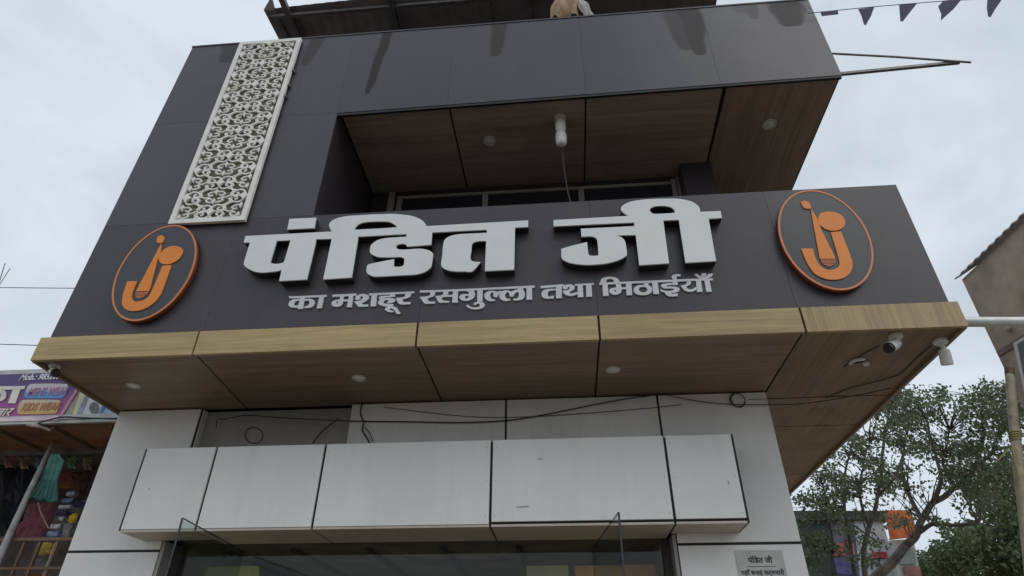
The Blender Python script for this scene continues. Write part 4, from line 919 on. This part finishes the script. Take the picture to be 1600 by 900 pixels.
# distant wires and antenna at left
cw = 'thin overhead wires in the sky at left'
tag(MB().tube([AY(-60, 449, 9), AY(130, 450.5, 9), AY(170, 451, 9)], .011, 5).obj('overhead_wire', M['cable'], None), 'upper thin overhead wire crossing the sky at left', 'wire', cw)
tag(MB().tube([AY(-60, 536, 9), AY(100, 541, 9)], .011, 5).obj('overhead_wire', M['cable'], None), 'lower thin overhead wire just above the purple signboard', 'wire', cw)
AN = empty('antenna', AY(-5, 470, 8), 'thin rooftop antenna rods at the far left edge', 'antenna')
MB().tube([AY(-12, 475, 8), AY(8, 411, 8)], .012, 5).obj('rod', M['steel'], AN); MB().tube([AY(-12, 462, 8), AY(16, 419, 8)], .010, 5).obj('rod', M['steel'], AN)
MB().tube([AY(-14, 480, 8), AY(-14, 560, 8)] , .03, 6).obj('mast', M['steel'], AN)

# ================================================================== RIGHT BUILDING, POLE
ze = 7.0; h0 = AZ(1503, 437, ze); h1 = AZ(1600, 345, ze); hd = (h1 - h0).normalized(); hn = Vector((hd.y, -hd.x, 0))   # hd runs towards the street
if hn.x < 0: hn = -hn
RB = empty('gabled_house', (h0.x, h0.y, 0), 'weathered plaster house with corrugated roof at the right edge', 'building')
def HP(t, o, z): q = h0 + hd * t + hn * o; return Vector((q.x, q.y, z))
MB().slab([HP(0, 0, 0), HP(4.6, 0, 0), HP(4.6, 0, ze), HP(0, 0, ze)], hn * .2).obj('wall', M['plaster'], RB)
MB().slab([HP(.003, .21, 0), HP(.003, 4, 0), HP(.003, 4, ze+2.2), HP(.003, .21, ze+.1)], hd * .2).obj('gable_wall', M['plaster'], RB)
rf = MB(); V = []; Fc = []; n = 120
for i in range(n+1):
    t = -.05 + 5.0*i/n; dz = .016*math.sin(i*1.57+.6)
    for o_ in (-.07, 4.2):
        z = ze + .02 + (o_ + .07)*.62 + dz; V += [HP(t, o_, z), HP(t, o_, z+.02)]
for i in range(n):
    a = i*4; Fc += [(a, a+4, a+6, a+2), (a+1, a+3, a+7, a+5), (a, a+1, a+5, a+4), (a+2, a+6, a+7, a+3)]
rf.add(V, Fc).obj('roof', M['tin'], RB)
def on_wall(u, v, off=0):
    r = RM @ Vector(((u - 800) / F, -(v - 450) / F, -1)); t = ((h0 + hn * off) - CAM).dot(hn) / r.dot(hn); return CAM + r * t
MB().slab([on_wall(u, v, -.02) for u, v in ((1556, 549), (1580, 535), (1640, 498), (1640, 510), (1580, 545), (1560, 557))], hn * .019).obj('string_course', M['rail'], RB)
wnd = MB().slab([on_wall(u, v, -.03) for u, v in ((1583, 536), (1650, 496), (1690, 590), (1606, 640))], hn * .028).obj('window', M['alu'], RB)
MB().slab([on_wall(u, v, -.035) for u, v in ((1589, 538), (1648, 502), (1686, 588), (1609, 632))], hn * .004).obj('pane', M['winglass'], wnd)
MB().tube([on_wall(1577, 514, .02), on_wall(1567, 517, -.22)], .035, 8).obj('vent_pipe', M['plaster2'], RB)
PO = empty('wooden_pole', AY(1590, 640, 2.2), 'leaning wooden pole tied with yellow rope at the right edge', 'pole')
MB().tube([AY(1577, 578, 2.2), AY(1584, 660, 2.2), AY(1593, 740, 2.2), AY(1612, 900, 2.2), AY(1625, 1050, 2.2)], [.040, .043, .046, .05, .054], 12).obj('shaft', M['bamboo'], PO, True)
MB().tube([AY(1577, 576, 2.2), AY(1578, 586, 2.2)], [.043, .043], 12).obj('top_band', M['rail'], PO, True)
ro = MB()
for k in range(4):
    c = AY(1585.5 + k*.3, 676 + k*4, 2.2); ro.tube([c + Vector((.050*math.cos(t*.5), .050*math.sin(t*.5), .004*math.sin(t))) for t in range(14)], .006, 6)
ro.tube(smooth_curve([AY(1581, 690, 2.14), AY(1585, 715, 2.1), AY(1590, 740, 2.1), AY(1592, 748, 2.1)], 4), .007, 6).tube(smooth_curve([AY(1577, 700, 2.12), AY(1566, 712, 2.1), AY(1556, 723, 2.1)], 4), .006, 6)
ro.obj('rope', M['yellow'], PO, True)

# ================================================================== STREET BEHIND THE TREE
def far(pts, y, th, mat, name, parent): return MB().slab([AY(u, v, y) for u, v in pts], (0, th, 0)).obj(name, mat, parent)
YH = 15.0
HB = empty('hoarding', AY(1330, 900, YH) * 1, 'street hoarding with dark, purple and white printed panels behind the tree', 'hoarding')
far([(1238, 798), (1388, 798), (1392, 812), (1240, 812)], YH-.1, .5, plain('dark_lintel', (.05, .055, .05), .8, var=.4, scale=3), 'top_beam', HB)
far([(1238, 812), (1292, 812), (1310, 915), (1245, 915)], YH, .3, plain('dark_green_panel', (.035, .05, .055), .7, var=.5, scale=2), 'panel', HB)
far([(1292, 812), (1334, 812), (1345, 915), (1310, 915)], YH, .3, plain('shop_print', (.10, .09, .14), .6, var=.8, scale=2.6), 'panel', HB)
far([(1298, 848), (1318, 848), (1322, 868), (1302, 868)], YH-.03, .03, plain('red_print', (.34, .10, .08), .6, var=.7, scale=5), 'print', HB)
far([(1303, 872), (1340, 876), (1343, 900), (1308, 896)], YH-.03, .03, plain('violet_print', (.10, .09, .24), .6, var=.5, scale=5), 'print', HB)
far([(1324, 846), (1332, 846), (1336, 866), (1328, 866)], YH-.03, .03, plain('orange_print', (.55, .2, .08), .6, var=.3, scale=3), 'print', HB)
far([(1334, 812), (1378, 811), (1408, 915), (1345, 915)], YH, .3, plain('white_hoarding', (.52, .56, .60), .6, var=.12, scale=2), 'panel', HB)
far([(1362, 862), (1384, 862), (1388, 873), (1366, 873)], YH-.03, .03, plain('red_letters', (.55, .06, .10), .6, var=.6, scale=9), 'print', HB)
ink2 = plain('black_print', (.04, .04, .05), .6, var=.3)
sm = MB()
for st_ in ([(1346, 874), (1383, 872)], [(1349, 874), (1350, 886)], [(1350, 880), (1355, 877), (1358, 882), (1354, 888)], [(1362, 873), (1363, 890)], [(1363, 881), (1369, 878), (1371, 886)], [(1375, 873), (1373, 880), (1378, 884), (1381, 891)], [(1356, 846), (1362, 851), (1367, 846)], [(1371, 841), (1376, 850)]):
    sm.ribbon([AY(u, v, YH-.035) for u, v in st_], .035, (0, .02, 0))
sm.obj('print', ink2, HB)
tag(far([(1384, 797), (1424, 797), (1434, 838), (1392, 843)], 14.4, .06, plain('orange_tarp', (.62, .15, .04), .7, var=.5, scale=3.5), 'orange_tarpaulin', None), 'bright orange tarpaulin behind the tree beside the white hoarding', 'tarpaulin')
KS = empty('roadside_kiosk', AY(1420, 905, 14.6), 'grey and white kiosk front under the orange tarpaulin', 'kiosk')
far([(1392, 844), (1427, 842), (1445, 930), (1410, 930)], 14.7, .8, plain('kiosk_white', (.5, .52, .52), .6, var=.15, scale=2), 'frame', KS)
far([(1402, 858), (1428, 856), (1433, 880), (1408, 882)], 14.62, .05, plain('kiosk_grey', (.25, .28, .27), .5, var=.3, scale=3), 'panel', KS)
far([(1412, 886), (1437, 884), (1443, 912), (1418, 914)], 14.62, .05, plain('kiosk_red', (.28, .12, .11), .5, var=.4, scale=3), 'panel', KS)

# ================================================================== TREES
def leaves(mb, c, rad_, n, size, rng):
    for _ in range(n):
        while True:
            d = Vector((rng.uniform(-1, 1), rng.uniform(-1, 1), rng.uniform(-1, 1)))
            if d.length < 1: break
        p = c + Vector((d.x*rad_, d.y*rad_, d.z*rad_*.75)); s_ = size * rng.uniform(.6, 1.25)
        a = Vector((rng.gauss(0, 1), rng.gauss(0, 1), rng.gauss(-.6, 1))).normalized(); b_ = a.orthogonal().normalized()
        b_ = (Matrix.Rotation(rng.uniform(0, 6.28), 3, a) @ b_) * s_ * .36; a = a * s_; nrm = a.cross(b_).normalized() * s_ * .12
        k = len(mb.v); mb.v += [p, p + a*.45 + b_ + nrm, p + a, p + a*.45 - b_ + nrm]; mb.f += [(k, k+1, k+2), (k, k+2, k+3)]
def tree(name, label, y, base, limbs, clusters, leafmat, size, seed, group=None):
    rng = random.Random(seed); root = empty(name, (base[0], base[1], 0), label, 'tree', group)
    tr_ = MB(); pts_all = []
    for pts, r0, r1 in limbs:
        P_ = [AY(u, v, y + dy) for u, v, dy in pts]; P_ = smooth_curve(P_, 6); n = len(P_)
        P_ = [q + Vector((noise.noise(q*1.7), noise.noise(q*1.3+Vector((5, 0, 0))), noise.noise(q*1.9+Vector((0, 7, 0)))))*.07 for q in P_]
        tr_.tube(P_, [r0 + (r1-r0)*i/(n-1) for i in range(n)], 8); pts_all += P_[n//3:]
    t0 = AY(limbs[0][0][0][0], limbs[0][0][0][1], y + limbs[0][0][0][2])
    tr_.tube([Vector((base[0], base[1], -.2)), Vector((base[0], base[1], .4)).lerp(t0, .5), t0], [limbs[0][1]*1.6, limbs[0][1]*1.25, limbs[0][1]], 10)
    lv = MB(); tw = MB()
    for (u, v, ru, rv, n, cr_, nl, dep) in clusters:
        for _ in range(n):
            a = rng.uniform(0, 6.283); r = math.sqrt(rng.random()); yy = y + rng.uniform(-dep, dep)
            c = AY(u + ru*r*math.cos(a), v + rv*r*math.sin(a), yy)
            near = min(pts_all, key=lambda q: (q-c).length)
            mid = near.lerp(c, .5) + Vector((rng.uniform(-.15, .15), rng.uniform(-.15, .15), rng.uniform(0, .2)))
            tw.tube(smooth_curve([near, mid, c], 3), [.015, .013, .011, .009, .007, .006, .004], 4, False)
            leaves(lv, c, cr_*rng.uniform(.7, 1.3), int(nl*rng.uniform(.6, 1.3)), size, rng)
    tr_.obj('trunk', M['bark'], root, True); tw.obj('twigs', M['bark'], root, True)['kind'] = 'stuff'; o = lv.obj('crown', leafmat, root); o['kind'] = 'stuff'
    return root
gT = 'trees behind the right side of the shop'
tree('fig_tree', 'open branching tree with thick slanting trunk seen right of the shop', 11, (5.5, 11), [
    ([(1340, 930, 0), (1372, 900, 0), (1402, 870, 0), (1424, 845, 0), (1436, 815, 0), (1458, 785, .2), (1490, 764, .4), (1520, 736, .5), (1548, 705, .6), (1565, 672, .8)], .115, .024),
    ([(1430, 830, 0), (1455, 820, -.2), (1490, 822, -.5), (1530, 815, -.8)], .06, .02),
    ([(1458, 785, .2), (1468, 745, .2), (1462, 705, .3), (1450, 655, .3)], .06, .018),
    ([(1490, 764, .4), (1478, 738, .2), (1474, 715, 0), (1486, 670, 0)], .05, .015),
    ([(1520, 736, .5), (1535, 690, .2), (1533, 655, 0), (1540, 622, 0)], .05, .015),
    ([(1440, 812, 0), (1420, 770, .4), (1410, 720, .7), (1420, 670, .9)], .055, .015)],
    [(1480, 660, 120, 52, 86, .23, 34, 1.2), (1560, 640, 60, 44, 54, .25, 38, 1.2), (1440, 735, 75, 52, 46, .24, 30, 1.2), (1545, 735, 70, 45, 56, .25, 38, 1.2), (1510, 810, 60, 26, 14, .18, 20, .8), (1430, 640, 60, 30, 26, .20, 28, 1), (1590, 620, 26, 26, 14, .22, 34, 1), (1412, 812, 26, 18, 7, .2, 26, .8)], M['leaf'], .085, 5, gT)
tree('slender_tree', 'slender many stemmed tree standing close behind the white pillar', 9.5, (4.2, 9.5), [
    ([(1352, 935, 0), (1350, 880, 0), (1354, 835, 0), (1372, 775, 0), (1380, 700, .1), (1390, 650, .2), (1394, 615, .2)], .06, .014),
    ([(1338, 930, .2), (1330, 870, .2), (1322, 800, .3), (1320, 740, .4), (1330, 690, .4)], .05, .015),
    ([(1305, 930, .3), (1300, 860, .3), (1295, 800, .2), (1285, 760, .2)], .04, .012),
    ([(1358, 825, 0), (1345, 780, -.2), (1350, 730, -.3), (1358, 690, -.3)], .035, .01),
    ([(1372, 775, 0), (1400, 740, -.2), (1415, 700, -.3)], .035, .01)],
    [(1330, 735, 62, 52, 80, .19, 32, .9), (1395, 660, 42, 40, 40, .19, 32, .8), (1275, 790, 34, 24, 26, .16, 30, .8), (1340, 800, 60, 22, 12, .14, 16, .8), (1415, 622, 30, 16, 11, .16, 26, .6), (1335, 850, 50, 34, 18, .16, 24, .8), (1265, 850, 26, 45, 26, .18, 34, .5)], M['leaf'], .072, 8, gT)
tree('dense_tree', 'dense darker green tree filling the lower right corner', 16, (11.0, 16), [
    ([(1580, 930, 0), (1575, 880, 0), (1570, 820, 0), (1560, 760, 0), (1565, 720, 0)], .2, .04), ([(1575, 870, 0), (1530, 860, 0), (1495, 865, 0), (1450, 880, 0)], .1, .03), ([(1570, 820, 0), (1600, 790, 0), (1620, 760, 0)], .08, .03)],
    [(1585, 775, 62, 60, 74, .42, 70, 1.4), (1540, 865, 72, 42, 74, .42, 70, 1.4), (1470, 885, 40, 22, 26, .38, 66, 1.2), (1605, 860, 30, 50, 34, .42, 70, 1.2)], M['leaf2'], .14, 3, gT)
